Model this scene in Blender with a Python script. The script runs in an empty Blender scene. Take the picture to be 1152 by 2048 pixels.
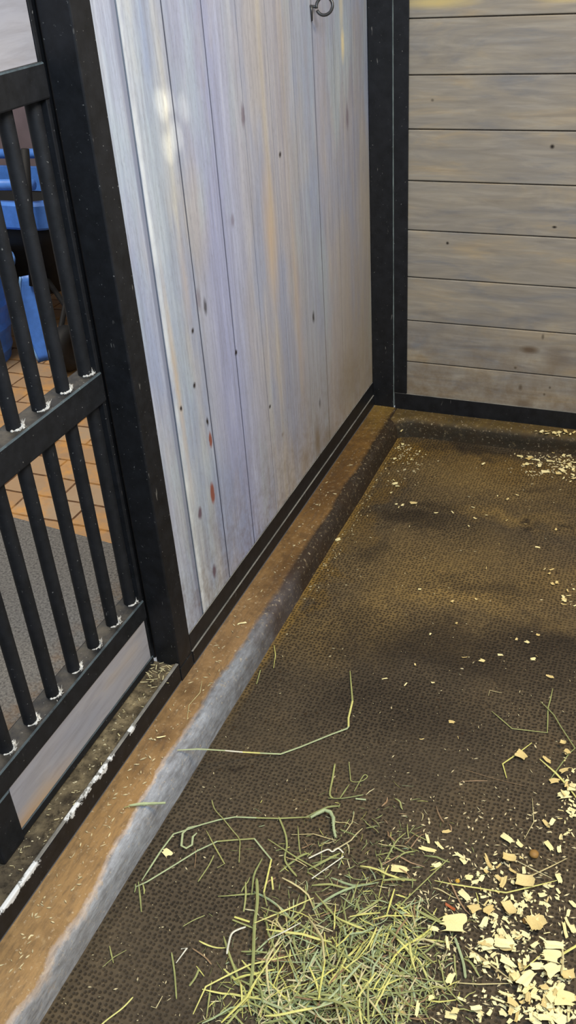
import bpy, bmesh, math, random
from mathutils import Vector, Matrix, noise as mnoise

random.seed(11)
C = bpy.context.scene.collection
PI = math.pi

# ------------------------------------------------------------------ camera
F = 1874.44
H = 1.5
RX = Vector((0.926, 0.372, -0.063)); RY = Vector((0.152, -0.522, -0.839)); RZ = Vector((-0.345, 0.768, -0.54))
RZ.normalize(); RX = (RX - RZ * RX.dot(RZ)).normalized(); RY = RZ.cross(RX)
CAM = Vector((0, 0, H))


def ray(u, v):
    return RX * ((u - 576) / F) + RY * ((v - 1024) / F) + RZ


def onz(u, v, z=0.0):
    w = ray(u, v)
    return CAM + w * ((z - H) / w.z)


cam_data = bpy.data.cameras.new('camera')
cam = bpy.data.objects.new('camera', cam_data)
C.objects.link(cam)
cam_data.sensor_fit = 'VERTICAL'
cam_data.sensor_height = 24
cam_data.lens = F / 2048 * 24
cam_data.clip_start = 0.02
mw = Matrix.Identity(4)
for i in range(3):
    mw[i][0] = RX[i]; mw[i][1] = -RY[i]; mw[i][2] = -RZ[i]; mw[i][3] = CAM[i]
cam.matrix_world = mw
bpy.context.scene.camera = cam


# ------------------------------------------------------------------ materials
def S(r, g, b):
    f = lambda c: (c / 255 / 12.92) if c / 255 <= 0.04045 else ((c / 255 + 0.055) / 1.055) ** 2.4
    return (f(r), f(g), f(b), 1)


class NT:
    """A material with small helpers that add and wire nodes."""

    def __init__(s, name, rough=0.6, spec=0.3, metal=0.0):
        s.m = bpy.data.materials.new(name); s.m.use_nodes = True
        s.t = s.m.node_tree; s.t.nodes.clear()
        s.out = s.n('ShaderNodeOutputMaterial'); s.b = s.n('ShaderNodeBsdfPrincipled')
        s.t.links.new(s.b.outputs[0], s.out.inputs[0])
        s.b.inputs['Roughness'].default_value = rough
        s.b.inputs['Specular IOR Level'].default_value = spec
        s.b.inputs['Metallic'].default_value = metal
        s._co = None

    def n(s, ty): return s.t.nodes.new(ty)

    def put(s, sock, v):
        if hasattr(v, 'is_output') or isinstance(v, bpy.types.NodeSocket): s.t.links.new(v, sock)
        else: sock.default_value = v

    @property
    def co(s):
        if s._co is None: s._co = s.n('ShaderNodeTexCoord').outputs['Object']
        return s._co

    def xyz(s, v=None):
        x = s.n('ShaderNodeSeparateXYZ'); s.put(x.inputs[0], v or s.co); return x.outputs

    def comb(s, x, y, z):
        c = s.n('ShaderNodeCombineXYZ')
        for i, v in enumerate((x, y, z)): s.put(c.inputs[i], v)
        return c.outputs[0]

    def math(s, op, a, b=0.0, c=0.0, clamp=False):
        m = s.n('ShaderNodeMath'); m.operation = op; m.use_clamp = clamp
        for i, v in enumerate((a, b, c)): s.put(m.inputs[i], v)
        return m.outputs[0]

    def vm(s, op, a, b=(0, 0, 0)):
        m = s.n('ShaderNodeVectorMath'); m.operation = op
        s.put(m.inputs[0], a); s.put(m.inputs[1], b)
        return m.outputs['Value'] if op in ('LENGTH', 'DOT_PRODUCT', 'DISTANCE') else m.outputs[0]

    def noise(s, vec, scale, detail=4, rough=0.55, dist=0.0):
        n = s.n('ShaderNodeTexNoise'); s.put(n.inputs['Vector'], vec)
        n.inputs['Scale'].default_value = scale; n.inputs['Detail'].default_value = detail
        n.inputs['Roughness'].default_value = rough; n.inputs['Distortion'].default_value = dist
        return n.outputs[0]

    def ramp(s, fac, stops, interp='LINEAR'):
        r = s.n('ShaderNodeValToRGB'); s.put(r.inputs[0], fac); cr = r.color_ramp; cr.interpolation = interp
        while len(cr.elements) > 1: cr.elements.remove(cr.elements[-1])
        for i, (p, c) in enumerate(stops):
            e = cr.elements[0] if i == 0 else cr.elements.new(p)
            e.position = p; e.color = c
        return r.outputs[0]

    def mr(s, v, a, b, c=0.0, d=1.0):
        m = s.n('ShaderNodeMapRange'); m.clamp = True
        for i, x in enumerate((v, a, b, c, d)): s.put(m.inputs[i], x)
        return m.outputs[0]

    def mix(s, fac, a, b, mode='MIX'):
        m = s.n('ShaderNodeMix'); m.data_type = 'RGBA'; m.blend_type = mode
        s.put(m.inputs[0], fac); s.put(m.inputs[6], a); s.put(m.inputs[7], b)
        return m.outputs[2]

    def bump(s, h, strength=0.4, dist=0.002):
        b = s.n('ShaderNodeBump'); b.inputs['Strength'].default_value = strength
        b.inputs['Distance'].default_value = dist; s.put(b.inputs['Height'], h)
        s.t.links.new(b.outputs[0], s.b.inputs['Normal'])

    def color(s, c): s.put(s.b.inputs['Base Color'], c)

    def blobs(s, vec, lst, soft=0.55):
        """Sum of soft ellipses (cx, cy, rx, ry[, weight]) laid out on two world axes: stains and knots."""
        tot = None
        for e in lst:
            cx, cy, rx, ry = e[:4]; w = e[4] if len(e) > 4 else 1.0
            d = s.vm('MULTIPLY', s.vm('SUBTRACT', vec, (cx, cy, 0)), (1 / rx, 1 / ry, 0))
            v = s.mr(s.vm('LENGTH', d), 1.0, soft, 0.0, w)
            tot = v if tot is None else s.math('MAXIMUM', tot, v)
        return tot


# stall mat: brown rubber with small dimples, stains and trodden-in dust
m = NT('stall_mat', 0.7, 0.25)
x, y, z = m.xyz()[:3]
wob = m.vm('SCALE', m.vm('SUBTRACT', m.comb(m.noise(m.co, 6, 3), m.noise(m.vm('ADD', m.co, (9, 3, 1)), 6, 3), 0), (0.5, 0.5, 0)), (0, 0, 0))
m.t.nodes[-1].inputs['Scale'].default_value = 1.0
wv = m.n('ShaderNodeVectorMath'); wv.operation = 'SCALE'
m.put(wv.inputs[0], m.vm('SUBTRACT', m.comb(m.noise(m.co, 7, 4, 0.6), m.noise(m.vm('ADD', m.co, (9, 3, 1)), 7, 4, 0.6), 0), (0.5, 0.5, 0)))
wv.inputs['Scale'].default_value = 0.28
flat = m.comb(x, y, 0.0)
pos = m.vm('ADD', flat, wv.outputs[0])
big = m.noise(m.co, 3.2, 5, 0.6)
base = m.ramp(big, [(0.3, S(70, 60, 46)), (0.5, S(86, 74, 56)), (0.7, S(100, 84, 60))])
# brown dusty band between the back kerb and the dark band
P = lambda u, v: tuple(onz(u, v, 0))[:2]
def B(u, v, rx, ry, w=1.0): return (*P(u, v), rx, ry, w)
dust = m.blobs(pos, [B(880, 1150, .42, .33, .8), B(960, 960, .5, .22, .85), B(760, 1200, .18, .28, .8), B(1080, 1180, .22, .2, .7), B(640, 1270, .14, .16, .6), B(900, 1190, .45, .12, 1.0), B(1000, 1030, .3, .08, .9)], 0.0)
base = m.mix(dust, base, S(142, 116, 68))
olive = m.blobs(pos, [B(820, 900, .16, .12, .9), B(1020, 930, .35, .09, .5), B(745, 1010, .05, .3, .55), B(650, 1160, .03, .3, .6), B(1140, 930, .1, .1, .6)], 0.2)
base = m.mix(olive, base, S(128, 98, 40))
dark = m.blobs(pos, [B(900, 1300, .34, .14, .75), B(780, 1400, .3, .14, .45), B(1080, 1290, .22, .1, .7), B(820, 1040, .14, .06, .75), B(740, 1090, .05, .07, .5),
                     B(940, 900, .18, .06, .8), B(1060, 1060, .03, .025, .8), B(1050, 1040, .03, .02, .8), B(1125, 1050, .02, .02, .8), B(860, 1010, .1, .04, .5),
                     B(470, 1525, .035, .025, .9), B(1000, 1180, .2, .06, .45), B(590, 1240, .02, .03, .7), B(1090, 980, .1, .03, .45), B(690, 1300, .15, .08, .45)], 0.25)
base = m.mix(dark, base, S(46, 37, 26))
seamd = m.math('MULTIPLY', m.math('MULTIPLY', m.mr(x, -0.752, -0.768), m.mr(y, 1.25, 1.6)), m.mr(m.noise(m.co, 18, 4, 0.7), 0.35, 0.6, 0.25, 0.85))
base = m.mix(seamd, base, S(158, 124, 58))
fine = m.noise(m.co, 60, 4, 0.7)
base = m.mix(m.mr(fine, 0.3, 0.75, 0.0, 0.55), base, S(38, 31, 24))
base = m.mix(m.mr(m.noise(m.vm('ADD', m.co, (3, 7, 0)), 140, 2, 0.6), 0.62, 0.75, 0, 0.3), base, S(150, 128, 96))
vo = m.n('ShaderNodeTexVoronoi'); vo.feature = 'F1'; vo.voronoi_dimensions = '2D'
m.put(vo.inputs['Vector'], m.vm('ADD', flat, (0, 0, 0))); vo.inputs['Scale'].default_value = 114; vo.inputs['Randomness'].default_value = 0.5
dimple = m.mr(vo.outputs['Distance'], 0.18, 0.40, 1.0, 0.0)
patch = m.mr(m.noise(m.vm('ADD', m.co, (5, 5, 5)), 5, 3), 0.35, 0.6, 0.6, 1.0)
dm = m.math('MULTIPLY', dimple, patch)
base = m.mix(m.math('MULTIPLY', dm, 0.72), base, S(26, 21, 15))
m.color(base)
m.bump(m.math('SUBTRACT', m.math('MULTIPLY', fine, 0.5), m.math('MULTIPLY', dm, 1.0)), 0.7, 0.003)
M_MAT = m.m


def kerb_material(name, back=False):
    m = NT(name, 0.75, 0.25)
    x, y, z = m.xyz()[:3]
    n1 = m.noise(m.co, 9, 5, 0.6); n2 = m.noise(m.co, 55, 4, 0.7); n3 = m.noise(m.co, 3.5, 4, 0.6)
    if not back:
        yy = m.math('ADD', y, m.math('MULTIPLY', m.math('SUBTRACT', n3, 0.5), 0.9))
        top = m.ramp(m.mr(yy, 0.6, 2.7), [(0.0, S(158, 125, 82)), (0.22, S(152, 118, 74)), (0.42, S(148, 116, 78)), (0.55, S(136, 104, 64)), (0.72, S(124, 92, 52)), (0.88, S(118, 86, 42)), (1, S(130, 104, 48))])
        face = m.ramp(m.mr(yy, 0.6, 2.4), [(0.0, S(158, 157, 156)), (0.3, S(152, 155, 160)), (0.45, S(134, 137, 141)), (0.58, S(88, 82, 82)), (0.72, S(52, 43, 36)), (1, S(44, 35, 24))])  # face darkens to the back: painted shade together with dirt
        # bare concrete where feet rub the front edge
        edge = m.math('ADD', m.math('ADD', x, m.math('MULTIPLY', m.math('SUBTRACT', n1, 0.5), 0.022)), m.math('MULTIPLY', m.math('SUBTRACT', n2, 0.5), 0.014))
        edge = m.math('ADD', edge, m.math('MULTIPLY', m.math('SUBTRACT', m.noise(m.comb(0.0, y, 0.0), 7, 3), 0.5), 0.022))
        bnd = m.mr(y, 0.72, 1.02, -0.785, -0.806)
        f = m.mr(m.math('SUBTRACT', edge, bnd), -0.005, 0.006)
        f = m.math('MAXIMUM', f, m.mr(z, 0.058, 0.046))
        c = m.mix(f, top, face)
        # pale rubbed line where the brown dirt ends
        line = m.math('MULTIPLY', m.mr(m.math('ABSOLUTE', m.math('SUBTRACT', edge, bnd)), 0.006, 0.0), m.mr(y, 1.35, 1.1, 0, 0.55))
        c = m.mix(line, c, S(206, 186, 168))
        wet = m.blobs(m.comb(x, y, 0), [(-.855, 1.30, .03, .03, .45), (-.845, 1.15, .035, .05, .55), (-.85, 1.06, .03, .04, .35), (-.82, 1.75, .04, .16, .5), (-.85, 2.2, .05, .22, .55), (-.845, 1.46, .03, .06, .3)], 0.2)
        c = m.mix(wet, c, S(70, 46, 24))
    else:
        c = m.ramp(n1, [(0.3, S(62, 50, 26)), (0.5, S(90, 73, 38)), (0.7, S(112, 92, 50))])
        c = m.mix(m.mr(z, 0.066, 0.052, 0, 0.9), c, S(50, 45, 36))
    sn = m.noise(m.vm('MULTIPLY', m.co, (1, 0.22, 1)), 120, 5, 0.7)
    c = m.mix(m.mr(sn, 0.46, 0.7, 0, 0.5), c, S(70, 62, 54))
    if not back: c = m.mix(m.math('MULTIPLY', m.mr(sn, 0.45, 0.28, 0, 0.5), m.math('MULTIPLY', f, m.mr(y, 1.6, 1.2))), c, S(196, 200, 204))
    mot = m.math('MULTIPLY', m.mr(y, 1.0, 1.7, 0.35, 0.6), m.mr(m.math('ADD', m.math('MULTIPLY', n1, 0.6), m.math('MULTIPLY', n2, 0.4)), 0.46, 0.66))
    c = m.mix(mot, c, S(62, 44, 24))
    c = m.mix(m.mr(n2, 0.42, 0.25, 0, 0.4), c, S(176, 152, 112))
    c = m.mix(m.mr(m.noise(m.co, 130, 3), 0.62, 0.74, 0, 0.5), c, S(208, 190, 156))
    m.color(c); m.bump(n2, 0.35, 0.004)
    return m.m


M_KERB = kerb_material('dirty_shaded_concrete_kerb'); M_KERBB = kerb_material('dirty_back_kerb', True)

# threshold strip: grimy concrete with chaff stains
m = NT('grimy_concrete', 0.85, 0.15)
n1 = m.noise(m.co, 22, 6, 0.65); n2 = m.noise(m.co, 70, 4, 0.7); x, y, z = m.xyz()[:3]
c = m.ramp(n1, [(0.35, S(58, 50, 38)), (0.5, S(104, 92, 70)), (0.68, S(146, 130, 98))])
c = m.mix(m.mr(y, 1.05, 0.75, 0, 0.6), c, S(66, 60, 52))
c = m.mix(m.mr(n2, 0.5, 0.68, 0, 0.8), c, S(38, 33, 27))
c = m.mix(m.mr(m.noise(m.co, 110, 2), 0.66, 0.72, 0, 0.9), c, S(212, 200, 164))
m.color(c); m.bump(n2, 0.6, 0.004)
M_GRIME = m.m

# black painted steel with dust specks
def steel(name, wear=False, dusty=False, rough=0.5, edge=False):
    m = NT(name, rough, 0.35)
    x, y, z = m.xyz()[:3]
    n = m.noise(m.co, 35, 4, 0.65)
    c = m.ramp(n, [(0.3, S(15, 16, 18)), (0.7, S(29, 30, 33))])
    c = m.mix(m.mr(m.noise(m.co, 170, 2, 0.6), 0.7, 0.76, 0, 0.55), c, S(140, 138, 132))
    c = m.mix(m.mr(m.noise(m.vm('MULTIPLY', m.co, (1, 1, 0.25)), 90, 2, 0.6), 0.72, 0.78, 0, 0.4), c, S(150, 146, 138))
    geo = m.n('ShaderNodeNewGeometry')
    up = m.xyz(geo.outputs['Normal'])[2]
    if dusty:   # dust settled on what faces up
        d = m.math('MULTIPLY', m.mr(up, 0.6, 0.95), m.mr(m.noise(m.co, 14, 5, 0.7), 0.25, 0.6, 0.25, 0.8))
        c = m.mix(d, c, S(150, 146, 136))
    if edge:    # the bevelled arrises hold a line of pale dust
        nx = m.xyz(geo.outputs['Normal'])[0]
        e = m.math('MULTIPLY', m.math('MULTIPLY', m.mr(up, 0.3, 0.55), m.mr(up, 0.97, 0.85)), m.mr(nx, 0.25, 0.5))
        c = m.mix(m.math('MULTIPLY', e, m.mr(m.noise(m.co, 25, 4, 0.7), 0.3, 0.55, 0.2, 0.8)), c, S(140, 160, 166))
        d = m.math('MULTIPLY', m.mr(up, 0.97, 0.995), m.mr(m.noise(m.co, 18, 5, 0.7), 0.4, 0.7, 0.0, 0.5))
        c = m.mix(d, c, S(96, 88, 74))
    if wear:    # white paint and plaster smears along the top edge
        nn = m.noise(m.vm('MULTIPLY', m.co, (1, 1, 1.2)), 30, 6, 0.75)
        lo = m.noise(m.vm('ADD', m.vm('MULTIPLY', m.co, (0, 1, 0)), (4, 0, 0)), 9, 3)
        e = m.math('MULTIPLY', m.mr(z, 0.106, 0.118), m.mr(y, 1.17, 1.1))
        e = m.math('MULTIPLY', e, m.mr(lo, 0.40, 0.50))
        w = m.mr(m.math('ADD', nn, m.math('MULTIPLY', e, 0.24)), 0.68, 0.74)
        w = m.math('MULTIPLY', w, m.mr(e, 0.02, 0.3))
        c = m.mix(w, c, S(226, 226, 222))
        c = m.mix(m.mr(z, 0.0755, 0.0725, 0, 0.7), c, S(112, 118, 126))
    m.color(c)
    m.b.inputs['Roughness'].default_value = rough
    m.bump(n, 0.15, 0.002)
    return m.m


M_STEEL = steel('black_painted_steel', dusty=False)
M_RAIL = steel('black_gate_steel', dusty=False, rough=0.6, edge=True)
M_BAR = steel('black_bar_steel', rough=0.6)
M_SILL = steel('black_sill_steel', wear=True, dusty=True)
M_BASE = steel('black_channel_steel', dusty=True)

# tongue-and-groove boards of the left wall: greyed varnished pine, stain running in vertical streaks
KN = dict(red=[(1.59, .539, .0085, .024), (1.569, .414, .0125, .033)],
          plum=[(1.503, .402, .011, .020), (1.532, .223, .011, .024), (1.61, .85, .012, .03, .5), (1.895, 1.145, .012, .03, .7), (1.80, .955, .012, .018, .5), (2.555, 1.02, .014, .04, .6)],
          dark=[(1.571, .798, .007, .008), (1.55, .687, .007, .009), (1.484, .666, .006, .008), (1.754, .674, .009, .009), (1.911, .464, .007, .007), (2.078, 1.027, .010, .009),
                (1.636, .825, .009, .024, .8), (2.235, .575, .010, .022, .9), (2.25, .31, .009, .02, .6), (1.586, .585, .006, .014)])
m = NT('greyed_pine_vertical', 0.36, 0.42)
x, y, z = m.xyz()[:3]
lown = m.noise(m.comb(0.0, m.math('MULTIPLY', y, 3.0), m.math('MULTIPLY', z, 1.1)), 1.0, 4, 0.6)
grain = m.noise(m.comb(0.0, y, m.math('MULTIPLY', z, 0.05)), 95, 6, 0.7)
streak = m.noise(m.comb(0.0, m.math('ADD', y, m.math('MULTIPLY', lown, 0.05)), m.math('MULTIPLY', z, 0.09)), 26, 4, 0.6)
yd = m.math('ADD', y, m.math('ADD', m.math('MULTIPLY', m.math('SUBTRACT', lown, 0.5), 0.07), m.math('MULTIPLY', m.math('SUBTRACT', streak, 0.5), 0.02)))
st = [(1.38, (184, 187, 196)), (1.42, (176, 182, 198)), (1.452, (176, 182, 196)), (1.462, (206, 212, 216)), (1.50, (184, 194, 200)), (1.53, (172, 182, 190)), (1.57, (192, 190, 184)),
      (1.60, (164, 170, 184)), (1.64, (176, 178, 192)), (1.69, (164, 168, 198)), (1.75, (164, 169, 200)), (1.80, (174, 178, 200)), (1.86, (180, 180, 190)), (1.93, (184, 180, 180)),
      (2.00, (186, 178, 168)), (2.06, (176, 174, 180)), (2.12, (178, 170, 166)), (2.2, (168, 174, 186)), (2.3, (162, 172, 190)), (2.34, (172, 171, 182)), (2.45, (172, 168, 170)), (2.6, (166, 162, 164)), (2.73, (164, 160, 156))]
c = m.ramp(m.mr(yd, 1.38, 2.74), [((a - 1.38) / 1.36, S(*k)) for a, k in st])
# strips of sapwood and stain with crisp edges along the grain
strip = m.ramp(m.noise(m.comb(0.0, m.math('ADD', y, m.math('MULTIPLY', lown, 0.03)), m.math('MULTIPLY', z, 0.03)), 30, 1, 0.5), [(0.36, (0, 0, 0, 1)), (0.40, (.5, .5, .5, 1)), (0.56, (.5, .5, .5, 1)), (0.60, (1, 1, 1, 1))])
c = m.mix(m.math('MULTIPLY', m.math('SUBTRACT', 1.0, strip), 0.5), c, S(150, 152, 172))
c = m.mix(m.mr(m.noise(m.comb(3.0, m.math('MULTIPLY', y, 5.0), m.math('MULTIPLY', z, 1.7)), 1.3, 4), 0.52, 0.68, 0, 0.36), c, S(194, 180, 156))
c = m.mix(m.mr(m.noise(m.comb(8.0, m.math('MULTIPLY', y, 5.0), m.math('MULTIPLY', z, 1.6)), 1.3, 4), 0.5, 0.64, 0, 0.6), c, S(146, 158, 188))
c = m.mix(m.mr(m.noise(m.comb(15.0, m.math('MULTIPLY', y, 6.0), m.math('MULTIPLY', z, 1.8)), 1.3, 4), 0.53, 0.66, 0, 0.45), c, S(176, 192, 196))
c = m.mix(m.mr(grain, 0.45, 0.7, 0, 0.45), c, S(120, 118, 128))
c = m.mix(m.mr(m.noise(m.vm('MULTIPLY', m.co, (1, 1, .3)), 260, 3, 0.7), 0.5, 0.75, 0, 0.3), c, S(110, 106, 110))
c = m.mix(m.mr(grain, 0.45, 0.25, 0, 0.3), c, S(214, 214, 214))
c = m.mix(m.mr(m.math('ABSOLUTE', m.math('SUBTRACT', y, 1.447)), 0.010, 0.004, 0, 0.75), c, S(122, 126, 144))
c = m.mix(m.math('MULTIPLY', m.mr(m.math('ABSOLUTE', m.math('SUBTRACT', y, 1.466)), 0.012, 0.002, 0, 0.7), m.mr(m.noise(m.comb(0.0, m.math('MULTIPLY', y, 12.0), m.math('MULTIPLY', z, 5.0)), 1.5, 4), 0.35, 0.6)), c, S(232, 236, 234))
yz = m.comb(m.math('ADD', y, m.math('MULTIPLY', m.math('SUBTRACT', m.noise(m.co, 60, 2), 0.5), 0.008)), z, 0.0)
c = m.mix(m.blobs(yz, [(1.99, .86, .05, .22, .6), (1.482, .72, .014, .3, .5), (2.13, .62, .03, .3, .3), (1.565, .9, .02, .12, .3)], 0.0), c, S(208, 176, 128))
c = m.mix(m.blobs(yz, [(2.534, 1.20, .018, .055, .9), (2.53, 1.30, .022, .12, .45)], 0.2), c, S(226, 210, 164))
c = m.mix(m.blobs(yz, [(2.22, .20, .035, .09, .75), (2.3, .17, .08, .05, .5), (2.12, .2, .03, .05, .35), (2.5, .27, .12, .12, .3), (1.975, .352, .012, .008, .5)], 0.15), c, S(82, 62, 38))
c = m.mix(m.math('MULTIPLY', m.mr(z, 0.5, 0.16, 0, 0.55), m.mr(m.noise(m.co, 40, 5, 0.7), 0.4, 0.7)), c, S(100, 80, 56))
gr = None
for gy, gw in ((1.456, .9), (1.602, .8), (1.752, .7), (1.90, .35), (2.045, .25), (2.185, .35), (2.318, .7), (2.462, .35), (2.605, .3)):
    q = m.mr(m.math('ABSOLUTE', m.math('SUBTRACT', y, gy)), 0.0034, 0.0012, 0, gw)
    gr = q if gr is None else m.math('MAXIMUM', gr, q)
c = m.mix(gr, c, S(58, 54, 58))
c = m.mix(m.math('MULTIPLY', m.mr(y, 1.75, 2.55), m.mr(z, 1.0, 0.3, 0, 0.6)), c, S(150, 134, 106))  # darker beige at the low far end: light falloff painted in, plus dirt
c = m.mix(m.blobs(yz, KN['plum'], 0.4), c, S(104, 88, 98))
c = m.mix(m.blobs(yz, KN['red'], 0.55), c, S(138, 84, 72))
c = m.mix(m.blobs(yz, KN['dark'], 0.3), c, S(44, 38, 38))
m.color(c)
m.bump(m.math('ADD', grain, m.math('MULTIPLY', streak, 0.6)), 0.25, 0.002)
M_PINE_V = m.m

# boards of the back wall
m = NT('greyed_pine_horizontal', 0.5, 0.3)
x, y, z = m.xyz()[:3]
bi = m.math('FLOOR', m.math('DIVIDE', m.math('SUBTRACT', z, 0.1), 0.1415))
off = m.math('MULTIPLY', bi, 7.3)
grain = m.noise(m.comb(m.math('ADD', m.math('MULTIPLY', x, 0.10), off), 0.0, z), 55, 5, 0.65, 0.6)
cl = m.noise(m.comb(m.math('ADD', m.math('MULTIPLY', x, 2.2), off), off, m.math('MULTIPLY', z, 9.0)), 1.3, 4, 0.6, 1.2)
c = m.ramp(cl, [(0.3, S(128, 126, 124)), (0.45, S(146, 138, 126)), (0.56, S(154, 144, 128)), (0.72, S(168, 150, 122))])
c = m.mix(m.mr(grain, 0.4, 0.75, 0, 0.5), c, S(106, 98, 88))
c = m.mix(m.mr(grain, 0.45, 0.25, 0, 0.3), c, S(176, 168, 152))
xz = m.comb(x, z, 0.0)
c = m.mix(m.blobs(xz, [(-.382, .319, .035, .016, .8), (-.388, .135, .04, .022, .6), (-.30, .30, .05, .05, .4)], 0.3), c, S(84, 66, 50))
c = m.mix(m.blobs(xz, [(-.365, .913, .008, .008), (-.340, .696, .009, .005), (-.646, .634, .006, .006), (-.40, .19, .008, .014, .6), (-.31, .20, .005, .006, .7), (-.325, .175, .005, .006, .7), (-.42, .255, .006, .006, .7), (-.7, 1.03, .006, .005, .6), (-.345, .365, .006, .012, .6)], 0.3), c, S(40, 33, 27))
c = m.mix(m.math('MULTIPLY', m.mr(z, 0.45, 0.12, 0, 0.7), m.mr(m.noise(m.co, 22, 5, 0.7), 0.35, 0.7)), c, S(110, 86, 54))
c = m.mix(m.blobs(xz, [(-.7, 1.27, .14, .02, .6), (-.36, 1.275, .1, .02, .7)], 0.2), c, S(214, 188, 112))
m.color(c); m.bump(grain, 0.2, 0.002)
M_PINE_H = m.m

# gate panels
m = NT('grey_gate_board', 0.5, 0.3)
x, y, z = m.xyz()[:3]
grain = m.noise(m.comb(0.0, m.math('MULTIPLY', y, 0.12), z), 60, 5, 0.65, 0.4)
c = m.ramp(m.noise(m.comb(0.0, m.math('MULTIPLY', y, 3.0), m.math('MULTIPLY', z, 9.0)), 1.2, 4), [(0.3, S(150, 150, 158)), (0.58, S(162, 158, 160)), (0.8, S(178, 162, 144))])
c = m.mix(m.mr(grain, 0.42, 0.75, 0, 0.4), c, S(112, 106, 104))
c = m.mix(m.math('MULTIPLY', m.mr(z, 0.175, 0.135), m.mr(y, 1.02, 0.86, 0, 0.6)), c, S(196, 152, 96))
m.color(c); m.bump(grain, 0.2, 0.002)
M_PANEL = m.m

# dust and cobweb
m = NT('pale_dust', 0.95, 0.05); m.color(m.ramp(m.noise(m.co, 90, 3), [(0.3, S(170, 166, 158)), (0.7, S(226, 222, 212))])); M_DUST = m.m

# aisle
m = NT('aisle_pavers', 0.8, 0.2)
x, y, z = m.xyz()[:3]
br = m.n('ShaderNodeTexBrick'); m.put(br.inputs['Vector'], m.vm('ADD', m.co, m.vm('MULTIPLY', m.comb(m.noise(m.co, 7, 2), m.noise(m.co, 9, 2), 0.0), (0.012, 0.012, 0))))
br.inputs['Scale'].default_value = 1; br.inputs['Brick Width'].default_value = 0.21; br.inputs['Row Height'].default_value = 0.105; br.inputs['Mortar Size'].default_value = 0.004
br.inputs['Color1'].default_value = S(156, 126, 94); br.inputs['Color2'].default_value = S(160, 138, 112); br.inputs['Mortar'].default_value = S(84, 58, 36)
c = m.mix(m.mr(m.noise(m.co, 8, 5, 0.65), 0.48, 0.66, 0, 0.75), br.outputs[0], S(196, 142, 74))
c = m.mix(m.mr(m.noise(m.vm('ADD', m.co, (4, 2, 0)), 26, 4, 0.7), 0.5, 0.7, 0, 0.45), c, S(150, 118, 88))
m.color(c); m.bump(m.math('SUBTRACT', 1.0, br.outputs['Fac']), 0.5, 0.004)
M_PAVER = m.m
m = NT('grey_rubber', 0.85, 0.2)
n = m.noise(m.co, 160, 3, 0.7)
c = m.ramp(n, [(0.35, S(74, 72, 70)), (0.6, S(116, 113, 108))])
x, y, z = m.xyz()[:3]
rust = m.math('MULTIPLY', m.mr(m.noise(m.co, 14, 5, 0.7), 0.45, 0.62, 0, 0.9), m.mr(x, -1.22, -1.10))
c = m.mix(rust, c, S(112, 84, 52))
m.color(c); m.bump(n, 0.4, 0.003)
M_RUBBER = m.m


def simple(name, col, rough=0.5, var=0.15, spec=0.35, scale=30):
    m = NT(name, rough, spec)
    d = tuple(k * (1 - var) for k in col[:3]) + (1,); l = tuple(min(1, k * (1 + var)) for k in col[:3]) + (1,)
    m.color(m.ramp(m.noise(m.co, scale, 3), [(0.3, d), (0.7, l)]))
    return m.m


M_BLUE = simple('blue_plastic', S(74, 124, 205), 0.4)
M_BLUED = simple('deep_blue_plastic', S(36, 68, 140), 0.4)
M_BLACK = simple('black_rubber', S(18, 18, 18), 0.7)
M_LID = simple('pale_lid', S(170, 168, 160), 0.5)
M_AWALL = simple('mauve_grey_wall', S(112, 100, 104), 0.8, 0.2, 0.2, 5)
M_IRON = simple('dark_iron', S(52, 50, 48), 0.35, 0.2, 0.6)


def straw(name, a, b, c2):
    m = NT(name, 0.6, 0.25)
    oi = m.n('ShaderNodeObjectInfo')
    c = m.ramp(oi.outputs['Random'], [(0.0, S(*a)), (0.5, S(*b)), (1.0, S(*c2))])
    c = m.mix(m.mr(m.noise(m.co, 25, 4, 0.6), 0.4, 0.7, 0, 0.45), c, S(*(int(k * 0.72) for k in b)))
    m.color(c)
    return m.m


M_HAY = dict(green=straw('green_hay', (150, 154, 98), (168, 168, 104), (134, 142, 92)),
             mint=straw('mint_hay', (166, 178, 136), (176, 184, 138), (158, 172, 128)),
             yellow=straw('yellow_hay', (212, 208, 112), (220, 214, 132), (204, 198, 108)),
             straw=straw('straw_hay', (206, 194, 142), (196, 180, 128), (214, 204, 158)),
             brown=straw('brown_hay', (150, 124, 92), (166, 136, 104), (138, 110, 78)),
             white=straw('bleached_hay', (224, 220, 196), (216, 212, 190), (228, 224, 206)))
M_SHAV = dict(cream=straw('cream_shaving', (244, 228, 164), (250, 236, 178), (240, 220, 150)),
              tan=straw('tan_shaving', (226, 202, 138), (214, 188, 122), (234, 212, 150)))
M_CHAFF = simple('chaff_crumbs', S(206, 190, 146), 0.7, 0.3)
M_NUT = simple('tan_pellet', S(150, 112, 58), 0.6)
M_RED = simple('russet_flake', S(170, 92, 50), 0.6)
M_AMBER = simple('amber_grain', S(206, 158, 60), 0.55)


# ------------------------------------------------------------------ mesh helpers
def tagit(o, label=None, cat=None, group=None, kind=None):
    if label: o['label'] = label
    if cat: o['category'] = cat
    if group: o['group'] = group
    if kind: o['kind'] = kind
    return o


def obj(name, bm, mats, parent=None, smooth=False):
    me = bpy.data.meshes.new(name)
    bmesh.ops.recalc_face_normals(bm, faces=bm.faces[:])
    bm.to_mesh(me); bm.free()
    for mt in (mats if isinstance(mats, (list, tuple)) else [mats]): me.materials.append(mt)
    if smooth:
        for p in me.polygons: p.use_smooth = True
    o = bpy.data.objects.new(name, me); C.objects.link(o)
    if parent: o.parent = parent
    return o


def empty(name, label, cat, loc=(0, 0, 0), group=None):
    o = bpy.data.objects.new(name, None); C.objects.link(o); o.location = loc
    o.empty_display_size = 0.05
    return tagit(o, label, cat, group)


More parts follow.
